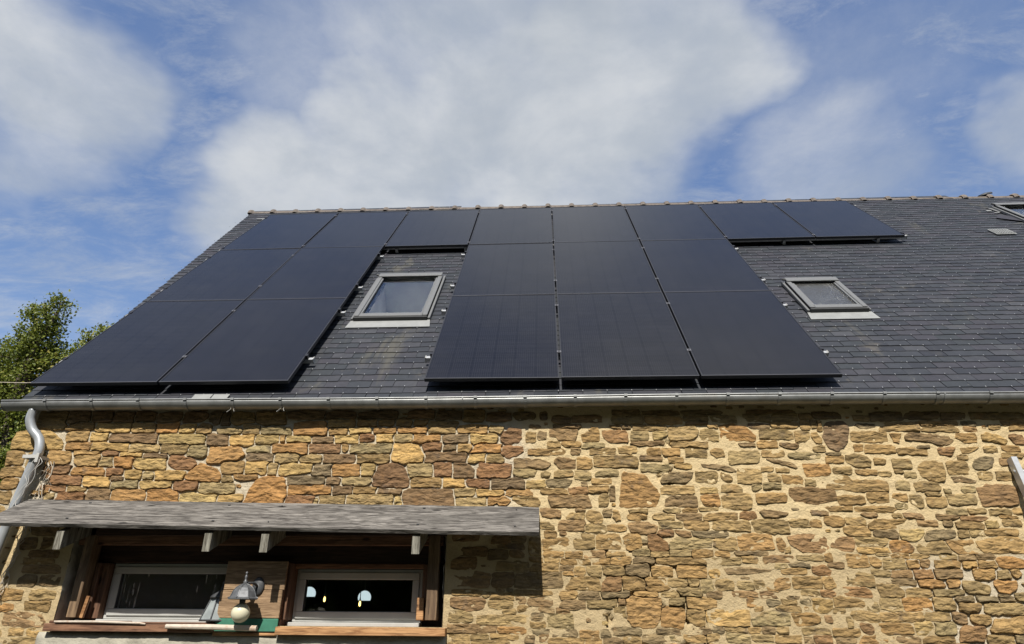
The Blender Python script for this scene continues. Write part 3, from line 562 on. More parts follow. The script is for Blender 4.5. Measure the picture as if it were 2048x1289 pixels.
def stone_mesh(outline, rnd, prot, c):
    """front ring, chamfer, uneven face; local coordinates about the stone's centre"""
    cx = sum(p[0] for p in outline)/len(outline); cz = sum(p[1] for p in outline)/len(outline)
    size = math.sqrt(abs(sum(outline[i][0]*outline[(i+1)%len(outline)][1]-outline[(i+1)%len(outline)][0]*outline[i][1] for i in range(len(outline))))/2)
    o = list(outline); k = len(o); sd = rnd.uniform(0, 90)
    if k < 12: o = resample(smooth_poly(outline, 1), 14); k = 14
    am = min(size, .16)
    o = [(x+.02*am*mnoise.noise((x*18, z*18, sd))+.035*am*mnoise.noise((x*60, z*60, sd)), z+.02*am*mnoise.noise((x*18+7, z*18, sd))+.035*am*mnoise.noise((x*55+7, z*55, sd))) for x, z in o]
    tx, tz = rnd.uniform(-.05,.05), rnd.uniform(-.09,.07)
    ins = min(.0065, size*.06)
    def ring(f, off, y, amp):
        r = []
        for x, z in o:
            dx, dz = x-cx, z-cz; l = math.hypot(dx, dz) or 1
            s = max(.1, f-off/l)
            X, Zz = cx+dx*s, cz+dz*s
            r.append((X-cx, y-tx*(X-cx)-tz*(Zz-cz)+amp*mnoise.noise((X*13, Zz*22, sd))+amp*.5*mnoise.noise((X*40, Zz*55, sd)), Zz-cz))
        return r
    V = ring(1, 0, .035, 0)+ring(1, 0, -prot*.55, .002)+ring(1, ins, -prot, .003)+ring(.72, ins, -prot-.001, .010)+ring(.38, 0, -prot-.001, .010)
    V.append((0, -prot-.001+.008*mnoise.noise((cx*13, cz*22, sd)), 0))
    F = []
    for r in range(4):
        for i in range(k): F.append((r*k+i, r*k+(i+1)%k, (r+1)*k+(i+1)%k, (r+1)*k+i))
    for i in range(k): F.append((4*k+i, 4*k+(i+1)%k, 5*k))
    t = PAL[c]; q_ = .42 if cx > -.35 or cz < 2.3 else .15; t = tuple((a_*(1-q_)+b_*q_)*k_ for a_, b_, k_ in zip(t, (.232,.160,.073), (1.18,1.20,1.20))); f = rnd.uniform(.84, 1.16); h = rnd.uniform(-.07, .07)
    tint = (t[0]*f*(1+h), t[1]*f, t[2]*f*(1-h), 1.0)
    return (cx, cz), V, F, tint, size
def color_layer(me, cols):
    ca = me.color_attributes.new('tint', 'FLOAT_COLOR', 'POINT'); ca.data.foreach_set('color', np.asarray(cols, dtype=np.float32).ravel())
def build_stones():
    rnd = random.Random(11); L = []
    boxes = []; items = []
    for it in STONES.replace('\n', ';').split(';'):
        it = it.strip()
        if not it: continue
        c = it[0]
        if it[1] == 'P': pts = [tuple(int(q)/1000 for q in t.split(',')) for t in it[2:].split()]
        else:
            x0, z0, x1, z1 = (int(q)/1000 for q in it[1:].split())
            pts = None
        if pts:
            a = sum(pts[i][0]*pts[(i+1)%len(pts)][1]-pts[(i+1)%len(pts)][0]*pts[i][1] for i in range(len(pts)))
            if a < 0: pts = pts[::-1]
            x0, x1 = min(p[0] for p in pts), max(p[0] for p in pts); z0, z1 = min(p[1] for p in pts), max(p[1] for p in pts)
        if x1 > OPX0 and x0 < OPX1 and z1 > OPZ0 and z0 < OPZ1-.02: 
            if x0 < OPX0: x1 = min(x1, OPX0-.002); pts = None
            elif x1 > OPX1: x0 = max(x0, OPX1+.002); pts = None
            else: continue
        boxes.append((x0, z0, x1, z1)); xm, zm = (x0+x1)/2, (z0+z1)/2
        recess = left_zone(xm, zm) or patch_zone(xm, zm)
        prot = rnd.uniform(.008, .016) if recess else rnd.uniform(.001, .005) if zm < 2.2 and not dry_zone(xm, zm) else rnd.uniform(.003, .010) if not dry_zone(xm, zm) else rnd.uniform(.004,.016)
        e = .009 if recess else .0065
        items.append([c, pts or box_outline(x0-e, z0-e*.8, x1+e, z1+e*.8, rnd, not recess), prot, recess])
    # let neighbouring stones grow towards each other until only a joint is left
    rs = np.random.RandomState(2); res = .005; gx0, gz0 = -4.85, 1.38; NX, NZ = 1750, 394
    lab = np.full((NX, NZ), -1, np.int32)
    def inside(poly, X, Zz):
        r = np.zeros(X.shape, bool); n = len(poly)
        for k in range(n):
            (xa, za), (xb, zb) = poly[k], poly[k-1]
            if za == zb: continue
            r ^= ((za > Zz) != (zb > Zz)) & (X < (xb-xa)*(Zz-za)/(zb-za)+xa)
        return r
    area = lambda q: abs(sum(q[k][0]*q[k-1][1]-q[k-1][0]*q[k][1] for k in range(len(q))))
    for k in sorted(range(len(items)), key=lambda k: -area(items[k][1])):
        ol = items[k][1]; xa, xb = min(q[0] for q in ol), max(q[0] for q in ol); za, zb = min(q[1] for q in ol), max(q[1] for q in ol)
        i0, i1 = max(0, int((xa-gx0)/res)), min(NX, int((xb-gx0)/res)+2); j0, j1 = max(0, int((za-gz0)/res)), min(NZ, int((zb-gz0)/res)+2)
        if i1 <= i0 or j1 <= j0: continue
        X, Zz = np.meshgrid(gx0+np.arange(i0, i1)*res, gz0+np.arange(j0, j1)*res, indexing='ij')
        lab[i0:i1, j0:j1][inside(ol, X, Zz)] = k
    lab[int((OPX0-gx0)/res):int((OPX1-gx0)/res)+1, int((OPZ0-gz0)/res):int((OPZ1-gz0)/res)] = -2
    lab[int((-3.95-gx0)/res):int((-.87-gx0)/res), :int((1.56-gz0)/res)] = -2
    XX, ZZ = np.meshgrid(gx0+np.arange(NX)*res, gz0+np.arange(NZ)*res, indexing='ij')
    cap = np.full((NX, NZ), 1); cap[ZZ < 2.35] = 2; cap[(XX+.10*np.sin(ZZ*11)+.06*np.sin(ZZ*29) < -.34) & (ZZ > 2.3)] = 4; cap[(XX+.55*ZZ > 3.5) & (ZZ < 2.08)] = 2; cap[(XX > .3) & (XX < 1.05) & (ZZ < 2.2)] = 3
    for it_ in range(4):
        for sx_, sz_ in ((1,0),(-1,0),(0,1),(0,-1)):
            nb = np.roll(lab, (sx_, sz_), (0, 1))
            mk = (lab == -1) & (nb >= 0) & (cap > it_) & (rs.random_sample(lab.shape) < .8)
            lab[mk] = nb[mk]
    for k, (c, ol, prot, recess) in enumerate(items):
        a0 = sum(ol[q][0]*ol[(q+1)%len(ol)][1]-ol[(q+1)%len(ol)][0]*ol[q][1] for q in range(len(ol)))
        cx = sum(q[0] for q in ol)/len(ol); cz = sum(q[1] for q in ol)/len(ol)
        per = sum(math.hypot(ol[q][0]-ol[q-1][0], ol[q][1]-ol[q-1][1]) for q in range(len(ol)))
        K = max(14, min(38, int(per/.022))); new = []
        for (x, z) in resample(ol, K):
            dx, dz = x-cx, z-cz; l = math.hypot(dx, dz)
            if l < .004: continue
            t = np.arange(l*.35, l*1.35+.03, res*.5)
            ii = np.clip(((cx+dx/l*t-gx0)/res).round().astype(int), 0, NX-1); jj = np.clip(((cz+dz/l*t-gz0)/res).round().astype(int), 0, NZ-1)
            out = np.nonzero(lab[ii, jj] != k)[0]
            rb = t[out[0]] if len(out) and out[0] > 0 else l
            rb = max(l*.7, min(rb, l+.028))-(.0074 if recess else .0040)
            new.append((cx+dx/l*rb, cz+dz/l*rb))
        L.append(stone_mesh(new, rnd, prot, c)+(True,))
    # courses beyond the frame and the spots left free behind the canopy
    occ = np.zeros((1600, 400), bool)              # 1 cm cells, x from -5, z from 0
    for x0, z0, x1, z1 in boxes: occ[int((x0+5)*100):int((x1+5)*100)+1, int(z0*100):int(z1*100)+1] = True
    occ[int((OPX0+5)*100)-1:int((OPX1+5)*100)+2, int(OPZ0*100)-2:int(OPZ1*100)+2] = True
    occ[int((-3.96+5)*100):int((-.85+5)*100), 0:160] = True
    z = .05
    while z < 3.2:
        h = rnd.uniform(.07, .15); x = -4.6+rnd.uniform(0,.1)
        while x < 6.6:
            w = rnd.uniform(.1, .36); hh = h*rnd.uniform(.84, 1.06)
            i0, i1, j0, j1 = int((x+5)*100), int((x+w+5)*100), int(z*100), int((z+hh)*100)
            if not occ[i0:i1+1, j0:j1+1].any():
                occ[i0:i1+1, j0:j1+1] = True
                c = rnd.choice('ybbbogdrgbk')
                L.append(stone_mesh(box_outline(x, z, x+w, min(z+hh, 3.31), rnd, True), rnd, rnd.uniform(.004,.012), c)+(False,))
                x += w+.010
            else: x += .04
        z += h+.010
    # small chips pressed into wide joints
    for _ in range(4000):
        x = rnd.uniform(-4.5, 3.7); zz = rnd.uniform(1.45, 3.3); w = rnd.uniform(.03, .075); hh = rnd.uniform(.014, .032)
        i0, i1, j0, j1 = int((x+5)*100)-1, int((x+w+5)*100)+1, int(zz*100)-1, int((zz+hh)*100)+1
        if occ[i0:i1+1, j0:j1+1].any(): continue
        occ[i0:i1+1, j0:j1+1] = True
        L.append(stone_mesh(box_outline(x, zz, x+w, zz+hh, rnd, True), rnd, rnd.uniform(.002,.007), rnd.choice('bbgkdoy'))+(False,))
    order = sorted(range(len(L)), key=lambda i: (-L[i][5], -L[i][4]))
    VV = []; FF = []; CC = []
    for rank, i in enumerate(order):
        (cx, cz), V, F, tint, size, seen = L[i]
        ccx = corner_x(cx, cz)
        if rank < 300 and seen:
            me = bpy.data.meshes.new('stone'); me.from_pydata(V, [], F); me.materials.append(M['stone']); color_layer(me, [tint]*len(V)); me.update()
            link('stone', me, Matrix.Translation((ccx, YW, cz)), wall)
        else:
            b = len(VV); VV += [(p[0]+ccx, p[1]+YW, p[2]+cz) for p in V]; FF += [tuple(b+q for q in f) for f in F]; CC += [tint]*len(V)
    me = bpy.data.meshes.new('small_stones'); me.from_pydata(VV, [], FF); me.materials.append(M['stone']); color_layer(me, CC); me.update()
    tag(link('small_stones', me, None, wall), None, None, None, 'stuff')
build_stones()

# --- roof slab with openings for the skylights
def verge(v): return -4.665-.083*max(0, v+.1)
def ridge_v(x): return 6.19-.0137*(x+.66)
SKY = [(-2.145,-1.36,1.47,2.74), (2.59,3.17,1.50,2.33), (6.68,7.5,4.2,5.37)]
def build_slab():
    xs = sorted({-4.6, 10.4}|{q for s in SKY for q in (s[0]+.05, s[1]-.05)}); vs_ = sorted({-.128, 6.1}|{q for s in SKY for q in (s[2]+.05, s[3]-.05)})
    b = MB(); hb, ht = HS-.06, HS-.022
    inside = lambda x, v: any(s[0]+.04 < x < s[1]-.04 and s[2]+.04 < v < s[3]-.04 for s in SKY)
    for i in range(len(xs)-1):
        for j in range(len(vs_)-1):
            if inside((xs[i]+xs[i+1])/2, (vs_[j]+vs_[j+1])/2): continue
            q = [(xs[i],vs_[j]),(xs[i+1],vs_[j]),(xs[i+1],vs_[j+1]),(xs[i],vs_[j+1])]
            q = [((verge(v)+.03 if x == -4.6 else x), v) for x, v in q]
            b.add([RP(x,v,ht) for x, v in q], [(0,1,2,3)]); b.add([RP(x,v,hb) for x, v in q], [(3,2,1,0)])
    for q in ([(verge(-.1)+.03,-.128),(10.4,-.128)], [(verge(6.1)+.03,6.1),(verge(-.1)+.03,-.128)]):
        b.add([RP(*q[0],hb),RP(*q[1],hb),RP(*q[1],ht),RP(*q[0],ht)], [(0,1,2,3)])
    yr = RP(0,6.1,ht)
    b.add([(verge(6.1)+.03,yr.y,yr.z),(10.4,yr.y,yr.z),(10.4,yr.y*2,Z0-.2),(verge(6.1)-.4,yr.y*2,Z0-.2)], [(0,1,2,3)])
    return b.build('roof', 'slate', house)
roof = build_slab()

# --- slates
GA, SW = .11, .203
def under_panel(x, v):
    c = x/1.1525+4
    if not (0 <= c <= 8): return False
    r = v/1.8748
    if not (0 <= r <= 3): return False
    return r > 2 or c < 2 or 3 < c < 6
def build_slates():
    rnd = random.Random(3); metas = []; variants = []
    for k in range(6):
        w2 = SW/2-.0026; j = lambda s=.0022: rnd.uniform(-s, s)
        top = [(-w2+j(), j(), 0), (-w2*.35, j(.0035), 0), (w2*.4, j(.0035), 0), (w2+j(), j(), 0), (w2, .235, -.0125), (-w2, .235, -.0125)]
        bot = [(x, y, z-.0046) for x, y, z in top]
        variants.append((top+bot, [(0,1,2,3,4,5),(11,10,9,8,7,6)]+[(i,6+i,6+(i+1)%6,(i+1)%6) for i in range(6)]))
    meshes = []
    for vv, ff in variants:
        me = bpy.data.meshes.new('slate'); me.from_pydata(vv, [], ff); me.materials.append(M['slate']); me.update(); meshes.append(me)
    P = []
    hook = MB()
    v = -.137; row = 0
    while v < 6.16:
        x = -5.6+(SW/2 if row % 2 else 0)
        while x < 9.6:
            x += SW
            if x+SW/2 < verge(v)+.02 or v > ridge_v(x)-.07: continue
            if any(s[0]-.0 < x < s[1]+.0 and s[2]-.10 < v < s[3]-.02 for s in SKY): continue
            P.append((x+rnd.uniform(-.0012,.0012), v+rnd.gauss(0,.0024)-(.012 if rnd.random() < .012 else 0), HS+rnd.uniform(-.0008,.0018), rnd.gauss(0,.009), rnd.randrange(6)))
            if not under_panel(x, v+.06) or v < .0:
                mw = RM(x, v, HS+.001, rnd.gauss(0,.08))
                hook.box((-.002,-.006,-.006),(.002,-.003,.003),mw).box((-.002,-.006,.0015),(.002,.011,.003),mw)
        v += GA; row += 1
    def score(p):
        x, v = p[0], p[1]
        if under_panel(x, v+.05) or under_panel(x-.06, v) : return 1e9
        w = RP(x, v, HS); dd = w-CAM; X = dd.dot(r2)/dd.dot(fw)*.6504*2+.0
        if abs(dd.dot(r2)/dd.dot(fw)) > .80: return 1e8
        return dd.length
    order = sorted(range(len(P)), key=lambda i: score(P[i]))
    VV = []; FF = []; RR = []
    for k, i in enumerate(order):
        x, v, h, a, t = P[i]
        cut = verge(v)                       # the verge slates are trimmed to the slanting edge
        mw = RM(x, v, h, a)
        if k < 300 and x-SW/2 > cut: link('slate', meshes[t], mw, roof)
        else:
            vv, ff = variants[t]; b = len(VV); r = rnd.random()
            for q in vv:
                if x+q[0] < cut: q = (cut-x, q[1], q[2])
                VV.append(tuple(mw @ Vector(q)))
            FF += [tuple(b+e for e in f) for f in ff]; RR += [r]*len(vv)
    me = bpy.data.meshes.new('slate_field'); me.from_pydata(VV, [], FF); me.materials.append(M['slate'])
    me.attributes.new('rnd', 'FLOAT', 'POINT').data.foreach_set('value', np.asarray(RR, dtype=np.float32)); me.update()
    tag(link('slate_field', me, None, roof), None, None, None, 'stuff')
    tag(hook.build('slate_hooks', 'steel', roof), None, None, None, 'stuff')
    # a few odd pieces: slipped slates, metal patches, vent
    for nm, (x, vv), (w, l), sp, mt in (('loose_slate',(6.52,4.70),(.30,.22),R(-38),'slate'),('metal_patch',(6.70,5.10),(.16,.24),R(6),'skyframe'),('metal_patch',(6.53,5.16),(.07,.05),0,'apron'),('metal_patch',(6.58,5.06),(.07,.03),0,'apron')):
        MB().box((-w/2,0,0),(w/2,l,.004)).build(nm, mt, roof, mw=RM(x,vv,HS+.012,sp))
    for (x, vv, w, l, sp) in ((-3.05,-.115,.16,.075,0), (-2.89,-.113,.14,.07,0)):
        MB().box((-w/2,0,0),(w/2,l,.003)).build('metal_patch', 'apron', roof, mw=RM(x,vv,HS+.009,sp))
    MB().box((-.08,0,0),(.08,.03,.004)).build('metal_patch', 'apron', roof, mw=RM(-4.83,5.75,HS+.008))
    b = MB(); b.box((-.13,0,0),(.13,.23,.012), None)
    for i in range(7):
        b.box((-.112+i*.033,.02,.0125),(-.10+i*.033,.215,.020))
    for i in range(6): b.box((-.115,.025+i*.034,.0127),(.115,.034+i*.034,.0195))
    b.build('roof_vent', 'apron', roof, mw=RM(6.07,4.0,HS+.008))
build_slates()

# --- ridge tiles
def build_ridge():
    n = 12; L = .395; vs = []; fs = []
    prof = [(math.cos(math.pi*k/n), math.sin(math.pi*k/n)) for k in range(n+1)]
    xs_ = [(-.018,.108),(-.006,.122),(.02,.130),(.045,.126),(.062,.110),(.072,.098),(.10,.095),(L+.02,.092)]
    for x, r in xs_:
        for c, s in prof: vs.append((x, r*c*1.12, r*s*.92-.032))
    for i in range(len(xs_)-1):
        for k in range(n): fs.append((i*(n+1)+k, (i+1)*(n+1)+k, (i+1)*(n+1)+k+1, i*(n+1)+k+1))
    m0 = len(vs); fs.append(tuple(range(n, -1, -1)))
    me = MB().add(vs, fs).mesh('ridge_tile', 'ridge', True)
    rnd = random.Random(5); x = -5.215
    while x < 9.8:
        p = RP(x, ridge_v(x), HS-.05)
        mw = Matrix.Translation(p+Vector((0,.02,rnd.uniform(-.004,.004)))) @ Matrix.Rotation(R(.55)+rnd.gauss(0,.006),4,'Y') @ Matrix.Rotation(rnd.gauss(0,.008),4,'Z')
        link('ridge_tile', me, mw, roof); x += L
    # open ridge vent with its hood
    x = 7.05; p = RP(x, ridge_v(x), HS-.05)
    b = MB(); vs = []; fs = []; n = 10
    for i, (xx, r, z) in enumerate(((-.12,.04,.035),(-.03,.060,.060),(.06,.070,.066))):
        for k in range(n+1): a = math.pi*k/n; vs.append((xx, r*math.cos(a), z+r*math.sin(a)*.75))
    for i in range(2):
        for k in range(n): fs.append((i*(n+1)+k,(i+1)*(n+1)+k,(i+1)*(n+1)+k+1,i*(n+1)+k+1))
    b.add(vs, fs)
    h = b.build('ridge_vent_hood', 'iron', roof, True, Matrix.Translation(p)); md = h.modifiers.new('t','SOLIDIFY'); md.thickness = .012
build_ridge()

# --- gutter
def build_gutter():
    r, yc, zc = .061, -.032, Z0-.198; n = 14
    x0, x1 = -4.72, 10.4
    vs = []; fs = []; xs = [x0+(x1-x0)*i/60 for i in range(61)]
    prof = [(math.pi+math.pi*k/n) for k in range(n+1)]
    for x in xs:
        dz = .004*math.sin(x*1.1)-.0025*x*.3
        for a in prof: vs.append((x, yc+r*math.cos(a), zc+r*math.sin(a)+dz))
    m = n+1
    for i in range(60):
        for k in range(n): fs.append((i*m+k,(i+1)*m+k,(i+1)*m+k+1,i*m+k+1))
    b = MB().add(vs, fs)
    b.add([(x0, yc+r*math.cos(a), zc+r*math.sin(a)) for a in prof], [tuple(range(m))])
    gt = b.build('gutter', 'zinc', house, True)
    md = gt.modifiers.new('thick','SOLIDIFY'); md.thickness = .003
    MB().tube([(x, yc-r-.001, zc+.006+.004*math.sin(x*1.1)-.0025*x*.3) for x in xs], .0085, 8).build('bead', 'zinc', gt, True)
    # brackets
    bm = MB(); w = .013; R_ = r+.009; vs = []; fs = []
    pr = [math.pi*.97+math.pi*1.03*k/n for k in range(n+1)]
    for s_, rr in ((-w,R_),(w,R_),(w,R_-.003),(-w,R_-.003)):
        for a in pr: vs.append((s_, rr*math.cos(a), rr*math.sin(a)))
    for q in range(4):
        for k in range(n): fs.append((q*m+k, q*m+k+1, ((q+1)%4)*m+k+1, ((q+1)%4)*m+k))
    bm.add(vs, fs); bm.box((-w,-R_-.008,-.004),(w,-R_+.012,.014))
    me = bm.mesh('gutter_bracket', 'zinc', False)
    xb = -4.335
    while xb < 10.2:
        link('gutter_bracket', me, Matrix.Translation((xb, yc, zc+.004*math.sin(xb*1.1)-.0025*xb*.3)), gt); xb += .4045
    j = MB().add([(p[0]*.35, p[1]*1.004, p[2]*1.004) for p in vs], fs).mesh('joint', 'zinc')
    for x in (-.80, 3.0): link('joint', j, Matrix.Translation((x, yc, zc+.004*math.sin(x*1.1)-.0025*x*.3)), gt)
    for x in (-2.72, -2.30):
        zt = zc-r-.004
        MB().tube([(x-.02,yc-r*.4,zt+.03),(x-.012,yc-.035,zt-.005),(x-.035,yc-.05,zt-.035)], .0014, 5).tube([(x+.02,yc-r*.4,zt+.03),(x+.012,yc-.035,zt-.005),(x+.03,yc-.055,zt-.032)], .0014, 5).build('cable_tie', 'cord', gt)
build_gutter()
def bez(pts, n=6):
    """smooth polyline through points"""
    P = [Vector(p) for p in pts]; out = []
    for i in range(len(P)-1):
        p0, p1, p2, p3 = P[max(0,i-1)], P[i], P[i+1], P[min(len(P)-1,i+2)]
        for k in range(n):
            t = k/n; out.append(.5*((2*p1)+(p2-p0)*t+(2*p0-5*p1+4*p2-p3)*t*t+(3*p1-p0-3*p2+p3)*t**3))
    out.append(P[-1]); return out
def build_pipe():
    path = bez([(-4.465,-.03,3.255),(-4.47,-.028,3.17),(-4.435,-.015,3.085),(-4.365,0,3.01),(-4.335,.002,2.92),(-4.345,.002,2.83)], 6)
    d = MB().tube(path, .036, 18).build('downpipe', 'galv', house, True)
    MB().tube([(-4.345,.002,2.86),(-4.346,.002,2.84),(-4.395,.004,2.5),(-4.44,.004,2.1),(-4.56,.0,1.0),(-4.66,0,.05)], [.042,.038,.037,.037,.037,.037], 18).build('lower_pipe', 'galv', d, True)
    for (x,z,rr) in ((-4.341,2.855,.045),(-4.405,3.05,.0395)):
        tz = Vector((.07,-.02,-.09)).normalized() if z > 3 else Vector((-.09,0,-1)).normalized()
        c = Vector((x,0,z)); MB().tube([c-tz*.012,c+tz*.012], rr, 18).build('collar', 'galv', d, True)
    MB().box((-4.41,-.062,2.835),(-4.275,-.048,2.862)).box((-4.295,-.066,2.80),(-4.27,-.044,2.875)).box((-4.41,-.05,2.835),(-4.395,.09,2.862)).box((-4.29,-.05,2.835),(-4.275,.09,2.862)).build('pipe_clip', 'white', d)
build_pipe()

# --- skylights
def build_skylight(x0, x1, v0, v1, glass, lining):
    mw = RM((x0+x1)/2, v0, HS); w = (x1-x0)/2; l = v1-v0; T = .066; fw_ = .052
    b = MB().box((-w+.012,.012,-.03),(w-.012,.05,T-.012)).box((-w+.012,l-.05,-.03),(w-.012,l-.012,T-.012)).box((-w+.012,.05,-.03),(-w+.05,l-.05,T-.012)).box((w-.05,.05,-.03),(w-.012,l-.05,T-.012))
    s = b.build('skylight', 'skydark', house, mw=mw)
    for nm, lo, hi in (('side_cover',(-w,.02,T-.012),(-w+fw_,l-.07,T)),('side_cover',(w-fw_,.02,T-.012),(w,l-.07,T)),('top_cover',(-w+.004,l-.085,T-.004),(w-.004,l+.015,T+.014)),('bottom_cover',(-w+fw_+.002,.012,T-.014),(w-fw_-.002,.085,T-.002))):
        MB().box(lo, hi, None, .005).build(nm, 'skyframe', s, mw=mw)
    for sg in (-1, 1):      # flashing gutters and the ribs beside the pane
        a = sorted((sg*(w+.004), sg*(w+.030)))
        MB().box((a[0],-.0,.004),(a[1],l,.040), None, .004).build('side_flashing', 'skyframe', s, mw=mw)
        a = sorted((sg*(w-fw_-.001), sg*(w-fw_-.022)))
        MB().box((a[0],.08,T-.030),(a[1],l-.11,T-.008), None, .003).build('glazing_bead', 'skyframe', s, mw=mw)
    MB().box((-w+fw_+.02,.07,T-.03),(w-fw_-.02,.108,T-.012), None, .003).build('glazing_bead', 'apron', s, mw=mw)
    MB().box((-w-.002,-.012,.012),(w+.002,.010,T-.010), None, .003).build('front_rail', 'skydark', s, mw=mw)
    MB().box((-w+.03,.06,T-.034),(w-.03,l-.06,T-.028)).build('pane', glass, s, mw=mw)
    MB().add([(-w-.05,-.165,.010),(w+.05,-.165,.010),(w+.03,0,.014),(-w-.03,0,.014),(-w-.05,-.165,.006),(w+.05,-.165,.006)], [(0,1,2,3),(4,5,1,0)]).build('apron', 'apron', s, mw=mw)
    a = .05; D = -.42
    MB().add([(-w+a,a,-.03),(w-a,a,-.03),(w-a,l-a,-.03),(-w+a,l-a,-.03),(-w+a,a,D),(w-a,a,D),(w-a,l-a,D),(-w+a,l-a,D)], [(0,1,5,4),(1,2,6,5),(2,3,7,6),(3,0,4,7),(4,5,6,7)]).build('shaft', lining, s, mw=mw)
    MB().tube([(-w+.02,l-.03,T),(-w-.03,l-.02,T+.005)], .012, 8).build('hinge', 'skydark', s, mw=mw)
    return s
for i, s in enumerate(SKY):
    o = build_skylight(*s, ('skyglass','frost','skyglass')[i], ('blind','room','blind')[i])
    tag(o, ('clear skylight between the two blocks of panels','small speckled skylight beside the panels','skylight high up near the ridge')[i])

# --- the pair of low windows and their timber surround
def build_window(x0, x1, z0, z1, pane):
    y = .262; b = MB(); f = .030; s = .052
    def ringbox(x0,x1,z0,z1,t,ya,yb,bev=.004):
        q = MB()
        q.box((x0,ya,z0),(x1,yb,z0+t),None,bev).box((x0,ya,z1-t),(x1,yb,z1),None,bev).box((x0,ya,z0+t+.0005),(x0+t,yb,z1-t-.0005),None,bev).box((x1-t,ya,z0+t+.0005),(x1,yb,z1-t-.0005),None,bev)
        return q
    w = ringbox(x0,x1,z0,z1,f,y,y+.07).build('window', 'white', house)
    ringbox(x0+f-.006,x1-f+.006,z0+f-.006,z1-f+.006,s,y-.014,y+.06).build('sash', 'white', w)
    ringbox(x0+f+s-.012,x1-f-s+.012,z0+f+s-.012,z1-f-s+.012,.010,y-.006,y+.03,.002).build('gasket', 'skydark', w)
    box_obj('pane', (x0+f+s-.008,y+.012,z0+f+s-.008),(x1-f-s+.008,y+.018,z1-f-s+.008), pane, w, 0)
    box_obj('window_sill', (x0-.01,y-.075,z0-.030),(x1+.01,y+.02,z0-.001), 'white', w, .004)
    return w
tag(build_window(-3.613,-2.545,1.638,2.047,'pane_dirty_sheen'), 'streaked white window left of the timber mullion')
tag(build_window(-2.105,-1.103,1.627,2.010,'pane'), 'white window with lit lamps behind the pane')
ws = MB().box((OPX0,.235,2.050),(OPX1,.46,2.37),None,.004).build('window_surround', 'deep_shade_wood', house)       # header over the windows, the recess's deep shade put into its colour
box_obj('lintel_board', (-3.86,.105,2.175),(-.93,.16,2.285), 'stain', ws)
box_obj('header_strip', (-2.11,.205,2.012),(-1.09,.234,2.046), 'stain', ws)
box_obj('mullion_core', (-2.560,.10,1.60),(-2.135,.32,2.049), 'stain', ws, .002)
for nm, lo, hi, mt in (('post',(-3.775,.055,1.645),(-3.70,.15,2.30),'post'),('post',(-1.035,.055,1.645),(-.950,.15,2.30),'post'),('inner_post',(-1.085,.16,1.645),(-1.02,.255,2.04),'redpost'),('block',(-1.105,.075,1.645),(-1.052,.14,1.80),'pine'),
        ('inner_post',(-3.835,.151,1.645),(-3.72,.20,2.2),'post'),('jamb_board',(-3.70,.151,1.640),(-3.665,.205,2.045),'redpost'),('jamb_board',(-3.664,.19,1.640),(-3.616,.30,2.045),'redpost'),
        ('jamb_board',(-1.10,.262,1.640),(-1.07,.33,2.045),'redpost'),('jamb_board',(-2.134,.12,1.64),(-2.108,.30,2.045),'redpost'),
        ('panel_board',(-2.585,.045,1.846),(-2.115,.070,2.053),'ply'),('panel_board',(-2.60,.040,1.650),(-2.125,.066,1.844),'ply'),('membrane_strip',(-2.60,.036,1.560),(-2.125,.046,1.6485),'green'),
        ('sill_board',(-2.118,-.020,1.540),(-.870,.235,1.596),'pine'),('sill_board',(-3.885,-.010,1.552),(-2.605,.235,1.606),'stain'),('sill_lip',(-3.87,.02,1.6065),(-3.30,.15,1.626),'stain'),('sill_lip',(-3.29,.03,1.6065),(-2.61,.15,1.620),'stain'),
        ('sill_board',(-2.600,.050,1.545),(-2.120,.235,1.600),'ply'),('batten_strip',(-2.60,.02,1.533),(-2.12,.0355,1.552),'pine')):
    box_obj(nm, lo, hi, mt, ws, .004)
# stained splinter leaning on the left jamb
MB().box((-3.70,.10,1.645),(-3.675,.118,1.80),Matrix.Translation((-3.69,.11,1.64))@Matrix.Rotation(R(7),4,'Y')@Matrix.Translation((3.69,-.11,-1.64))).build('splinter', 'pine', ws)
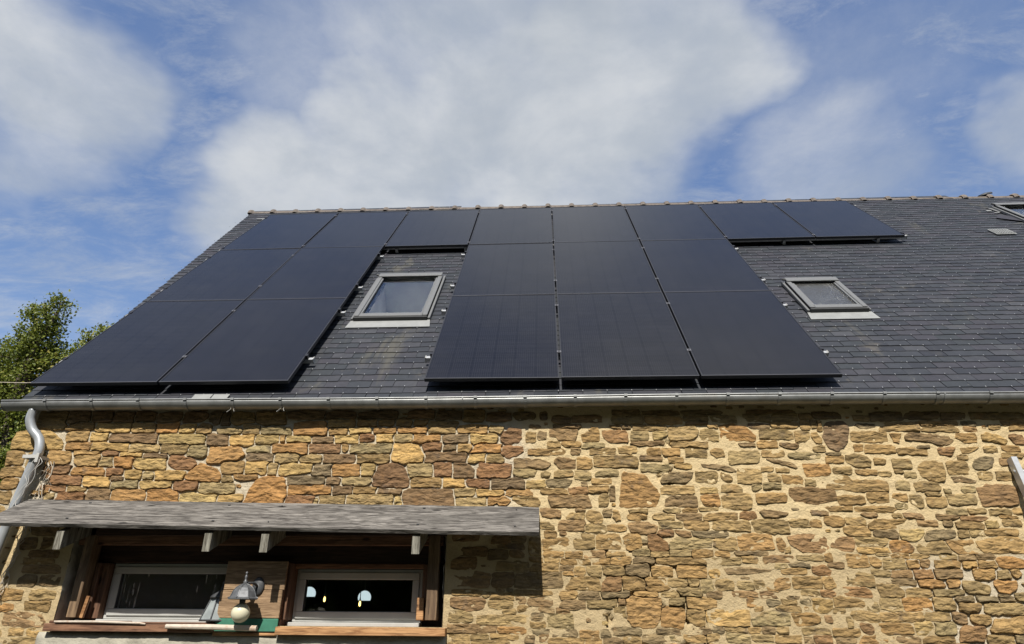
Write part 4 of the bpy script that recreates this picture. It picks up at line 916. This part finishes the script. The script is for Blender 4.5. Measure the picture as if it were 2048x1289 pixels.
# masonry reveals
def rough_slab(name, lo, hi, mat, axis, res=.03, amp=.010, parent=None):
    """one uneven face of masonry: axis 1 faces -Y, axis 0 faces +X or -X"""
    vs = []; fs = []
    if axis == 1:
        nx, nzz = int((hi[0]-lo[0])/res)+2, int((hi[2]-lo[2])/res)+2
        for j in range(nzz):
            for i in range(nx):
                x = lo[0]+(hi[0]-lo[0])*i/(nx-1); z = lo[2]+(hi[2]-lo[2])*j/(nzz-1)
                e = (j == nzz-1)
                vs.append((x, lo[1]+amp*mnoise.noise((x*9,z*9,1))+amp*.6*mnoise.noise((x*30,z*30,1))+(.012 if e else 0), z+(.006*mnoise.noise((x*14,0,4)) if e else 0)))
        for j in range(nzz-1):
            for i in range(nx-1): fs.append((j*nx+i,j*nx+i+1,(j+1)*nx+i+1,(j+1)*nx+i))
        t0 = len(vs)
        for i in range(nx):
            p = vs[(nzz-1)*nx+i]; vs.append((p[0], hi[1], p[2]))
        for i in range(nx-1): fs.append(((nzz-1)*nx+i,(nzz-1)*nx+i+1,t0+i+1,t0+i))
        for jj, col in ((0,0),(1,nx-1)):
            t1 = len(vs)
            for j in range(nzz): p = vs[j*nx+col]; vs.append((p[0], hi[1], p[2]))
            for j in range(nzz-1):
                f = (j*nx+col,(j+1)*nx+col,t1+j+1,t1+j); fs.append(f if col == 0 else f[::-1])
    else:
        ny, nzz = int((hi[1]-lo[1])/res)+2, int((hi[2]-lo[2])/res)+2
        for j in range(nzz):
            for i in range(ny):
                y = lo[1]+(hi[1]-lo[1])*i/(ny-1); z = lo[2]+(hi[2]-lo[2])*j/(nzz-1)
                vs.append((lo[0]+amp*mnoise.noise((y*9,z*9,1))+amp*.6*mnoise.noise((y*30,z*30,1)), y, z))
        for j in range(nzz-1):
            for i in range(ny-1): fs.append((j*ny+i,j*ny+i+1,(j+1)*ny+i+1,(j+1)*ny+i))
    return MB().add(vs, fs).build(name, mat, parent, True)
rough_slab('concrete_footing', (-3.945,.035,.0),(-.875,.16,1.546), 'concrete', 1, .028, .007, house)
rough_slab('reveal', (-3.872,.07,1.58),(-3.872,.50,2.40), 'plaster', 0, .03, .012, house)
rough_slab('reveal', (-.912,.07,1.58),(-.912,.50,2.40), 'plaster', 0, .03, .012, house)
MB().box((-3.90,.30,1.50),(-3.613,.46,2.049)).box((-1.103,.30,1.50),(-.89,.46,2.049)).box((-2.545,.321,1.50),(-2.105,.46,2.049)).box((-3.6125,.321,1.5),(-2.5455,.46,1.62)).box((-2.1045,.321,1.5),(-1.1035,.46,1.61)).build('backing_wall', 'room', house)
# the dark room behind
RX0, RX1, RY0, RY1, RZ0, RZ1 = -4.3, 4.0, .47, 5.4, .2, 3.05
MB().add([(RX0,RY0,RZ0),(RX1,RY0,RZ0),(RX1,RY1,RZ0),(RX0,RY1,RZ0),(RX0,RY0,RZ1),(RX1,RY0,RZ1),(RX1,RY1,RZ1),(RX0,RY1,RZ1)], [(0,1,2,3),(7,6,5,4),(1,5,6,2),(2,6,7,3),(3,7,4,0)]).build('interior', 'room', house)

# ------------------------------------------------------------------ solar panels
PW, PH = 1.134, 1.866
PX, PV = 1.1525, 1.8748
def make_panel():
    root = empty('solar_panel', (0,0,0))
    w, h, t, f = PW/2, PH, .033, .011
    fr = MB()
    for lo, hi in (((-w,0,-t),(w,f,0)),((-w,h-f,-t),(w,h,0)),((-w,f,-t),(-w+f,h-f,0)),((w-f,f,-t),(w,h-f,0))): fr.box(lo, hi)
    fo = fr.build('frame', 'frame', root)
    lip = MB()
    for lo, hi in (((-w-.0006,-.0006,-.0034),(w+.0006,.0042,.0008)),): lip.box(lo, hi)
    lip.build('edge_glint', 'lip', fo)  # pale strip puts the sun glint on the frame's lower edge
    MB().box((-w+f,f,-.008),(w-f,h-f,-.0022)).build('glass', 'cells', root)
    return root
proto = make_panel()
kids = [(c, [k for k in c.children]) for c in proto.children]
COLS = ['first','second','third','fourth','fifth','sixth','seventh','eighth']
def panel_label(c, r):
    base = {2:'top row', 1:'middle row', 0:'bottom row'}[r]
    if r == 2:
        extra = ['at the slanting verge','','directly above the clear skylight','','','','','at the open slates'][c]
        return f'black solar panel in the {base}, {COLS[c]} from the verge'+(', '+extra if extra else '')
    if c < 2: return f'black solar panel in the {base}, {["left column along the verge","second column beside the clear skylight"][c]}'
    return f'{base.replace(" ","-")} black solar panel of the middle block, {["next to the clear skylight","centre column","beside the speckled skylight"][c-3]}'
rp = random.Random(21); first = True
for r in range(3):
    for c in range(8):
        if r < 2 and (c == 2 or c > 5): continue
        mw = RM((c-4)*PX+PX/2+rp.uniform(-.0015,.0015), r*PV+.004+rp.uniform(-.001,.001), rp.uniform(-.0012,.0012), rp.gauss(0,.0005)) @ Matrix.Rotation(rp.gauss(0,.0012),4,'X') @ Matrix.Rotation(rp.gauss(0,.0015),4,'Y')
        if first: t = proto; first = False
        else:
            t = proto.copy(); COL.objects.link(t)
            for ch, sub in kids:
                k = ch.copy(); COL.objects.link(k); k.parent = t
                for s_ in sub: q = s_.copy(); COL.objects.link(q); q.parent = k
        t.matrix_basis = mw; WM[t.name] = mw
        tag(t, panel_label(c, r), 'solar panel', 'solar panels on the slate roof')
# rails under them, with clamps and roof hooks
def rail(xa, xb, v, cols, label, feet):
    root = empty('mounting_rail', RP((xa+xb)/2, v, -.07)); tag(root, label, 'rail', 'aluminium rails carrying the panels')
    mw = RM(0, v, 0)
    MB().box((xa,-.02,-.075),(xb,.02,-.036)).build('bar', 'alu', root, mw=mw)
    ft = MB().box((-.018,-.05,-.112),(.018,.02,-.106)).box((-.018,-.05,-.106),(.018,-.044,-.050)).box((-.018,-.05,-.056),(.018,.0,-.050)).box((-.02,-.03,HS),(.02,.08,HS+.006)).mesh('roof_hook', 'alu')
    for x in feet: link('roof_hook', ft, RM(x, v, 0), root)
    cp = MB().box((-.009,-.018,-.036),(.009,.018,.0035)).box((-.019,-.018,.0012),(.019,.018,.0042)).tube([(0,0,.004),(0,0,.010)], .0065, 6).mesh('mid_clamp', 'lip')
    for c in cols: link('mid_clamp', cp, RM((c-4)*PX, v, 0), root)
    ec = MB().box((-.004,-.02,-.036),(.012,.02,.004)).box((-.016,-.02,.0012),(-.0041,.02,.0045)).mesh('end_clamp', 'frame')
    end = MB().box((-.002,-.024,-.079),(.004,.024,-.030)).mesh('rail_end', 'white')
    for x, sg in ((xa+.055,-1),(xb-.055,1)):
        link('end_clamp', ec, RM(x, v, 0) @ Matrix.Rotation(0 if sg > 0 else math.pi,4,'Z'), root)
    for x in (xa-.003, xb+.001): link('rail_end', end, RM(x, v, 0), root)
h5 = PX*.5
for k, v in enumerate((.475, 1.555, 2.29, 3.43)):
    row = ('bottom','bottom','middle','middle')[k]; ul = ('lower','upper')[k % 2]
    rail(-4*PX-.045, -2*PX+.055, v, [1], f'{ul} aluminium rail under the {row} row of the two verge columns', (-4.3,-3.2,-2.5))
    rail(-1*PX-.055, 2*PX+.055, v, [4,5], f'{ul} aluminium rail under the {row} row of the middle block', (-.95,.2,1.2,2.1))
rail(-4*PX-.045, 4*PX+.055, 3.84, range(1,8), 'lower aluminium rail under the long top row of panels', (-4.3,-3.2,-2.15,-1.2,0.0,1.2,3.07,4.29))
rail(-4*PX-.045, 4*PX+.055, 5.42, range(1,8), 'upper aluminium rail under the long top row of panels', (-4.3,-2.8,-1.2,0.0,1.5,3.0,4.3))

# ------------------------------------------------------------------ canopy over the windows
cn = empty('wooden_canopy', (-2.3,.06,2.2)); tag(cn, 'weathered grey plank canopy on short rafters over the low windows', 'canopy')
def sheet(name, q, thick, mat, parent, n=40, amp=.004):
    """plank between four corners (upper left, upper right, lower right, lower left), slightly cupped and worn"""
    A, B, C_, D = [Vector(p) for p in q]; nrm = (B-A).cross(A-D).normalized()
    if nrm.y > 0: nrm = -nrm
    vs = []; fs = []; m = 7
    for s_ in (0, 1):
        for i in range(n+1):
            for j in range(m):
                u, w = i/n, j/(m-1)
                p = A*(1-u)*(1-w)+B*u*(1-w)+C_*u*w+D*(1-u)*w
                e = amp*mnoise.noise((p.x*3.1, w*2, s_))+amp*.6*mnoise.noise((p.x*11, w*3, s_))
                p = p+nrm*(e*.6-(thick if s_ else 0))
                if j in (0, m-1): p = p+(D-A).normalized()*(e*1.4*(1 if j else -1))
                vs.append(p)
    N = (n+1)*m
    for i in range(n):
        for j in range(m-1):
            a = i*m+j; fs.append((a, a+1, a+m+1, a+m)); fs.append((N+a, N+a+m, N+a+m+1, N+a+1))
    for i in range(n):
        a = i*m; fs.append((a, a+m, N+a+m, N+a)); a = i*m+m-1; fs.append((a, N+a, N+a+m, a+m))
    for j in range(m-1):
        fs.append((j, N+j, N+j+1, j+1)); a = n*m+j; fs.append((a, a+1, N+a+1, N+a))
    o = MB().add(vs, fs).build(name, mat, parent, False)
    return o
sheet('plank', [(-4.315,.035,2.520),(-.186,.035,2.452),(-.184,-.296,2.227),(-4.40,-.296,2.296)], .028, 'grey_plank', cn)
nl = MB().lathe([(.0,-.002),(.006,-.002),(.006,.002),(.0,.003)], 8).mesh('nail', 'iron')
for x in (-3.77,-3.76,-2.63,-2.62,-2.2,-1.07,-1.08,-.36):
    for w_ in (.14, .80):
        A_ = Vector((x,.035-.331*w_,2.452-(x+.186)*.0165-.225*w_)); link('nail', nl, Matrix.Translation(A_+Vector((0,-.003,.004))) @ Matrix.Rotation(R(34.2),4,'X'), cn)
for x, zl in ((-3.765,.012), (-2.625,0), (-2.195,-.005), (-1.075,-.014)):
    # sloping rafter, plumb cut at its foot
    w = .028; z1 = 2.222+zl; z0 = 2.094+zl
    za = 2.455+zl-.045
    b = MB(); pr = [(-.262,z0+.0),(-.262,z1),(.12,za),(.12,za-.15)]
    b.add([(x-w,y,z) for y, z in pr]+[(x+w,y,z) for y, z in pr], [(0,1,2,3),(7,6,5,4),(0,4,5,1),(1,5,6,2),(2,6,7,3),(3,7,4,0)])
    b.build('rafter', 'rafter', cn)
MB().box((-3.9,.055,2.24),(-.9,.098,2.36),None,.004).build('wall_plate', 'deep_shade_wood', cn)

# ------------------------------------------------------------------ lamps
def wall_lantern(x, y, z):
    root = empty('wall_lantern', (x,.04,z)); tag(root, 'grey wall lantern with domed cap and bare cream bulb on the mullion', 'wall lamp')
    # back plate, arm
    pl = Matrix.Translation((x+.045,.040,z+.155)) @ Matrix.Rotation(R(90),4,'X')
    MB().lathe([(.0,.0),(.052,.0),(.055,.006),(.045,.016),(.02,.022),(.0,.024)], 20, mw=pl @ Matrix.Diagonal((.85,1.25,1,1))).build('back_plate', 'iron', root, True)
    MB().tube(bez([(x+.045,.02,z+.155),(x+.035,-.03,z+.175),(x+.01,-.085,z+.17),(x,y,z+.150)], 6), .009, 10).build('arm', 'iron', root, True)
    cap = MB(); n = 8; prof = [(.012,.166),(.036,.156),(.060,.140),(.078,.116),(.088,.090),(.094,.076),(.110,.070),(.110,.062),(.090,.060)]
    cap.lathe(prof[::-1], n, (x,y,z)); c = cap.build('cap', 'pewter', root)
    rb = MB()
    for k in range(n):
        a = 2*math.pi*k/n; rb.tube([(x+r*math.cos(a)*1.02, y+r*math.sin(a)*1.02, z+h+.002) for r, h in prof[:7]], .0032, 5)
    rb.build('cap_ribs', 'pewter', c)
    MB().lathe([(.0,.160),(.016,.162),(.012,.172),(.018,.180),(.010,.190),(.007,.205),(.012,.214),(.008,.224),(.004,.236),(.011,.243),(.004,.252),(.0,.253)], 12, (x,y,z)).build('finial', 'pewter', root, True)
    MB().lathe([(.0,.030),(.020,.030),(.022,.062),(.0,.062)], 14, (x,y,z)).build('socket', 'iron', root, True)
    rr = .066; MB().lathe([(max(.0005,rr*math.sin(math.pi*k/18)), -.030-rr*math.cos(math.pi*k/18)) for k in range(18)]+[(.018,.030),(.0,.030)], 24, (x,y,z)).build('bulb', 'globe', root, True)
wall_lantern(-2.358, -.10, 1.715)
def standing_lantern(x, y, z):
    root = empty('sill_lantern', (x,y,z)); tag(root, 'tapered lantern shade with milky panes standing on the sill', 'lantern')
    n = 6; rb, rt_, h = .128, .070, .165
    A = [(math.cos(2*math.pi*(k+.5)/n), math.sin(2*math.pi*(k+.5)/n)) for k in range(n)]
    fr = MB()
    for k in range(n):
        c, s = A[k]; c2, s2 = A[(k+1)%n]
        fr.tube([(x+rb*c,y+rb*s,z+.008),(x+rt_*c,y+rt_*s,z+h)], .006, 6)
        fr.tube([(x+rb*c,y+rb*s,z+.008),(x+rb*c2,y+rb*s2,z+.008)], .008, 6); fr.tube([(x+rt_*c,y+rt_*s,z+h),(x+rt_*c2,y+rt_*s2,z+h)], .007, 6)
        MB().add([(x+rb*c*.97,y+rb*s*.97,z+.01),(x+rb*c2*.97,y+rb*s2*.97,z+.01),(x+rt_*c2*.97,y+rt_*s2*.97,z+h),(x+rt_*c*.97,y+rt_*s*.97,z+h)], [(0,1,2,3)]).build('pane', 'lampglass', root)
    fr.build('frame', 'iron', root)
    MB().lathe([(.0,.0),(.085,.0),(.080,.012),(.050,.035),(.025,.055),(.016,.062),(.020,.070),(.012,.080),(.007,.100),(.013,.108),(.004,.122),(.0,.124)], 12, (x,y,z+h)).build('cap', 'iron', root, True)
standing_lantern(-2.625, .13, 1.626)
# lamps inside the room
def pendant(x, y, z, label):
    root = empty('globe_lamp', (x,y,z)); tag(root, label, 'lamp', 'lit globe lamps seen through the window')
    r = .067; prof = [(.0,-.028)]+[(r*math.cos(a), r*math.sin(a)) for a in [R(-25)+R(115)*k/12 for k in range(12)]]+[(.001,r)]
    MB().lathe(prof, 24, (x,y,z)).build('globe', 'moon', root, True)
    MB().tube([(x,y,z+r-.005),(x,y,z+r+.03),(x,y,RZ1)], [.012,.004,.004], 6).build('flex', 'cable', root)
def bulb(x, y, z, label):
    root = empty('filament_bulb', (x,y,z)); tag(root, label, 'bulb', 'yellow filament bulbs seen through the window')
    MB().lathe([(.0,-.028),(.008,-.024),(.011,-.005),(.008,.018),(.0,.024)], 10, (x,y,z)).build('filament', 'fil', root, True)
    MB().tube([(x,y,z+.026),(x,y,z+.06),(x,y,RZ1)], [.010,.004,.004], 6).build('flex', 'cable', root)
pendant(-2.06,2.2,1.86,'white lit globe lamp in the middle of the window pane'); pendant(-2.655,2.2,1.895,'white lit globe lamp at the pane edge by the mullion')
bulb(-2.42,2.0,1.838,'small yellow bulb hanging between the two globe lamps'); bulb(-2.045,1.98,1.798,'small yellow bulb overlapping the central globe lamp')

# ------------------------------------------------------------------ odds and ends
o = MB().tube([(-2.93,-.035,1.592),(-2.6,-.032,1.590),(-2.25,-.030,1.583),(-2.255,-.03,1.583)], [.016,.019,.020,.010], 9).build('painted_batten', 'whitewood', None); tag(o, 'round white flaking batten lying along the sill under the lamp', 'batten')
o = MB().tube([(-3.80,-.018,1.618),(-3.5,-.020,1.620),(-3.14,-.018,1.612),(-3.10,-.016,1.606)], [.007,.008,.008,.005], 7).build('painted_strip', 'whitewood', None); tag(o, 'thin white painted strip on the left end of the sill', 'strip')
# ladder leaning on the wall at the right
def ladder():
    root = empty('ladder', (3.66,-.62,0)); tag(root, 'aluminium ladder leaning on the stone wall, one rail in view', 'ladder')
    top = Vector((0,.045,2.815)); foot = Vector((0,-.55,0)); dr = (top-foot).normalized(); L = (top-foot).length
    ang = math.atan2(-(top.y-foot.y), top.z-foot.z)
    for x in (3.448, 3.85):
        mw = Matrix.Translation((x,foot.y,0)) @ Matrix.Rotation(ang,4,'X')
        b = MB().box((-.021,-.036,0),(-.016,.026,L)).box((.016,-.036,0),(.021,.026,L)).box((-.0159,-.036,0),(.0159,-.031,L)).box((-.0159,.021,0),(.0159,.026,L))
        b.build('rail', 'alu', root, mw=mw)
    k = .25
    while k < L-.1:
        p = foot+dr*k; MB().tube([(3.424,p.y,p.z),(3.875,p.y,p.z)], .015, 10).build('rung', 'alu', root, True); k += .28
ladder()
# dry climbing stems behind the downpipe
def vine():
    rnd = random.Random(8); b = MB()
    for k in range(5):
        x = -4.245+rnd.uniform(-.03,.05); y = .03+rnd.uniform(-.02,.03); z = 2.83-rnd.uniform(0,.5) if k > 3 else 2.83; pts = []
        while z > .6:
            pts.append((x+rnd.uniform(-.028,.028)-(2.85-z)*.095, y+rnd.uniform(-.022,.02), z)); z -= rnd.uniform(.035,.08)
            x += rnd.uniform(-.015,.0145)
        b.tube(pts, [.0036*(1-.5*i/len(pts)) for i in range(len(pts))], 5)
        for _ in range(5):
            i = rnd.randrange(len(pts)-1); p = pts[i]; a = rnd.uniform(-1,1)
            b.tube([p,(p[0]+.03*a,p[1]-.02,p[2]+.01),(p[0]+.07*a,p[1]-.01,p[2]-.02)], .0018, 4)
    o = b.build('climbing_stems', 'twine', None); tag(o, 'pale dry climbing stems tangled behind the downpipe', 'climber')
vine()
def cordwire():
    rnd = random.Random(4); b = MB()
    for k in range(3):
        pts = [(-4.285,-.045,2.855)]
        for i in range(1,9): t = i/8; pts.append((-4.285-.10*t+rnd.uniform(-.025,.025)+.02*k, -.055+rnd.uniform(-.01,.006), 2.855-.42*t))
        b.tube(bez(pts,3), .0022, 5)
    o = b.build('white_cord', 'cord', None); tag(o, 'thin white cord looped from the downpipe clip', 'cord')
cordwire()
o = MB().tube(bez([(-16,.5,4.75),(-9,.5,3.98),(-5.32,.5,3.69),(-4.72,.2,3.655)],6), .0032, 6).build('overhead_cable', 'twine', None); tag(o, 'thin overhead cable reaching the roof corner from the trees', 'cable')

# ------------------------------------------------------------------ trees
def tree(name, label, base, clumps, leafmat, nleaf, seed, size=.075):
    rnd = random.Random(seed); rs = np.random.RandomState(seed)
    root = empty(name, base); tag(root, label, 'tree', 'oak trees beyond the gable')
    top = max(c[2] for c in clumps); B = Vector(base)
    cx = sum(c[0] for c in clumps)/len(clumps); cy = sum(c[1] for c in clumps)/len(clumps)
    mid = Vector((cx, cy, base[2]+(top-base[2])*.55))
    t = MB().tube(bez([B, B.lerp(mid,.4)+Vector((.12,.05,0)), mid],6), [.24-.12*i/12 for i in range(13)], 10)
    for c in clumps:
        p = mid.lerp(Vector(c[:3]), .5)+Vector((rnd.uniform(-.2,.2),rnd.uniform(-.2,.2),rnd.uniform(-.1,.2)))
        st_ = B.lerp(mid, rnd.uniform(.6,1)) if c[2] < mid.z else mid
        pts = bez([st_, p, Vector(c[:3])],5); t.tube(pts, [.07*(1-.8*i/len(pts))+.008 for i in range(len(pts))], 6)
        for _ in range(5):
            e = Vector(c[:3])+Vector((rnd.gauss(0,1),rnd.gauss(0,1),rnd.gauss(0,.8)))*c[3]*.6; t.tube([Vector(c[:3])-Vector((0,0,c[3]*.3)), e], [.016,.005], 4)
    t.build('trunk', 'bark', root, True)
    tot = sum(c[3]**2 for c in clumps); V = []; F = []; RR = []
    for c in clumps:
        n = int(nleaf*c[3]**2/tot); ns = max(8, int(n/34))
        # sprays: small bunches of leaves round twig ends, most of them near the clump's rim
        for _ in range(ns):
            dv = rs.normal(size=3); dv /= np.linalg.norm(dv); rad = c[3]*(rs.uniform(.15,1)**.45)*(1+.28*mnoise.noise(tuple(dv*1.7+np.array(c[:3]))))
            ctr = np.array(c[:3])+dv*rad*np.array((1,1,.92)); shade = rs.uniform(-.16,.16)
            for q in range(34):
                p = ctr+rs.normal(size=3)*.082*np.array((1,1,.75))
                nrm = rs.normal(size=3)+np.array((0,-.35,.65)); nrm /= np.linalg.norm(nrm)
                a = np.cross(nrm, rs.normal(size=3)); a /= np.linalg.norm(a)+1e-9; bb_ = np.cross(nrm, a)
                L = size*rs.uniform(.6,1.25); W = L*rs.uniform(.26,.36); b0 = len(V)
                V += [tuple(p), tuple(p+a*L*.45+bb_*W+nrm*L*.08), tuple(p+a*L), tuple(p+a*L*.45-bb_*W+nrm*L*.08)]
                F += [(b0,b0+1,b0+2),(b0,b0+2,b0+3)]; RR += [min(1,max(0,rs.uniform(.05,.85)+shade))]*4
    me = bpy.data.meshes.new('crown'); me.from_pydata(V, [], F); me.materials.append(M[leafmat])
    me.attributes.new('rnd','FLOAT','POINT').data.foreach_set('value', np.asarray(RR,dtype=np.float32)); me.update()
    link('crown', me, None, root)
tree('oak_tree', 'tall oak with a bare-tipped leader rising left of the roof', (-11.0,7.3,0),
     [(-10.42,7,7.72,.20),(-10.62,7,7.35,.34),(-10.95,7,7.55,.22),(-10.75,7.1,6.95,.42),(-11.05,7,6.62,.36),(-10.5,7.1,6.75,.30),(-10.35,7.2,6.45,.28),(-10.75,7.1,6.2,.42),(-11.25,7.0,6.0,.5),(-10.9,7.1,5.45,.5),(-10.55,7.2,5.2,.4),(-11.2,7.2,4.9,.6),(-10.4,7.2,4.6,.5),(-10.6,7.3,3.9,.6),(-11.2,7.4,3.6,.6),(-10.2,7.4,3.3,.6)], 'leaf', 30000, 31, .072)
tree('oak_tree', 'spreading oak with dense crown at the left picture edge', (-13.0,8.0,0),
     [(-11.35,7.6,6.75,.32),(-11.75,7.6,6.9,.34),(-12.1,7.7,6.7,.5),(-11.7,7.7,6.2,.55),(-12.5,7.8,6.2,.8),(-12.0,7.9,5.5,.8),(-13.2,8,6.6,.9),(-13.0,8.0,5.2,1.0),(-12.0,8,4.7,.8),(-11.6,8.1,4.1,.8),(-12.6,8,3.8,1.0),(-14.0,8,5.6,1.1)], 'leaf', 31000, 32, .074)
tree('oak_tree', 'yellow-green oak top peeping over the roof verge', (-9.6,9.2,0),
     [(-10.45,8.6,7.72,.24),(-10.85,8.6,7.62,.22),(-10.85,8.6,7.25,.32),(-11.15,8.6,7.05,.32),(-10.6,8.7,7.2,.40),(-10.2,8.8,7.0,.5),(-9.8,9.0,6.6,.8),(-10.4,9.0,6.1,.7),(-11.3,8.8,6.5,.3)], 'leaf2', 15000, 33, .070)

# unseen trees added behind the viewer to block low sky light; mirrored in panes
def belt():
    rs = np.random.RandomState(5); V = []; F = []; RR = []
    for k in range(26):
        cx = -40+k*3.2+rs.uniform(-.8,.8); cy = -19+rs.uniform(-2,2); H = rs.uniform(10,13)
        for _ in range(900):
            a = rs.normal(size=3); a /= np.linalg.norm(a); p = np.array((cx,cy,H*.52))+a*np.array((2.4,2.2,H*.5))*rs.uniform(.6,1.0)
            p[2] = max(.2, p[2]); L = rs.uniform(.35,.7); n_ = a+rs.normal(size=3)*.5; n_ /= np.linalg.norm(n_); u = np.cross(n_, rs.normal(size=3)); u /= np.linalg.norm(u); w = np.cross(n_,u)
            b0 = len(V); V += [tuple(p-u*L), tuple(p-w*L), tuple(p+u*L), tuple(p+w*L)]; F.append((b0,b0+1,b0+2,b0+3)); RR += [rs.uniform(0,.7)]*4
    me = bpy.data.meshes.new('sky_block_trees'); me.from_pydata(V, [], F); me.materials.append(M['leaf'])
    me.attributes.new('rnd','FLOAT','POINT').data.foreach_set('value', np.asarray(RR,dtype=np.float32)); me.update()
    tag(link('sky_block_trees', me), 'unseen belt of trees added to block sky light, mirrored in the panes', 'wood', None, 'stuff')
belt()
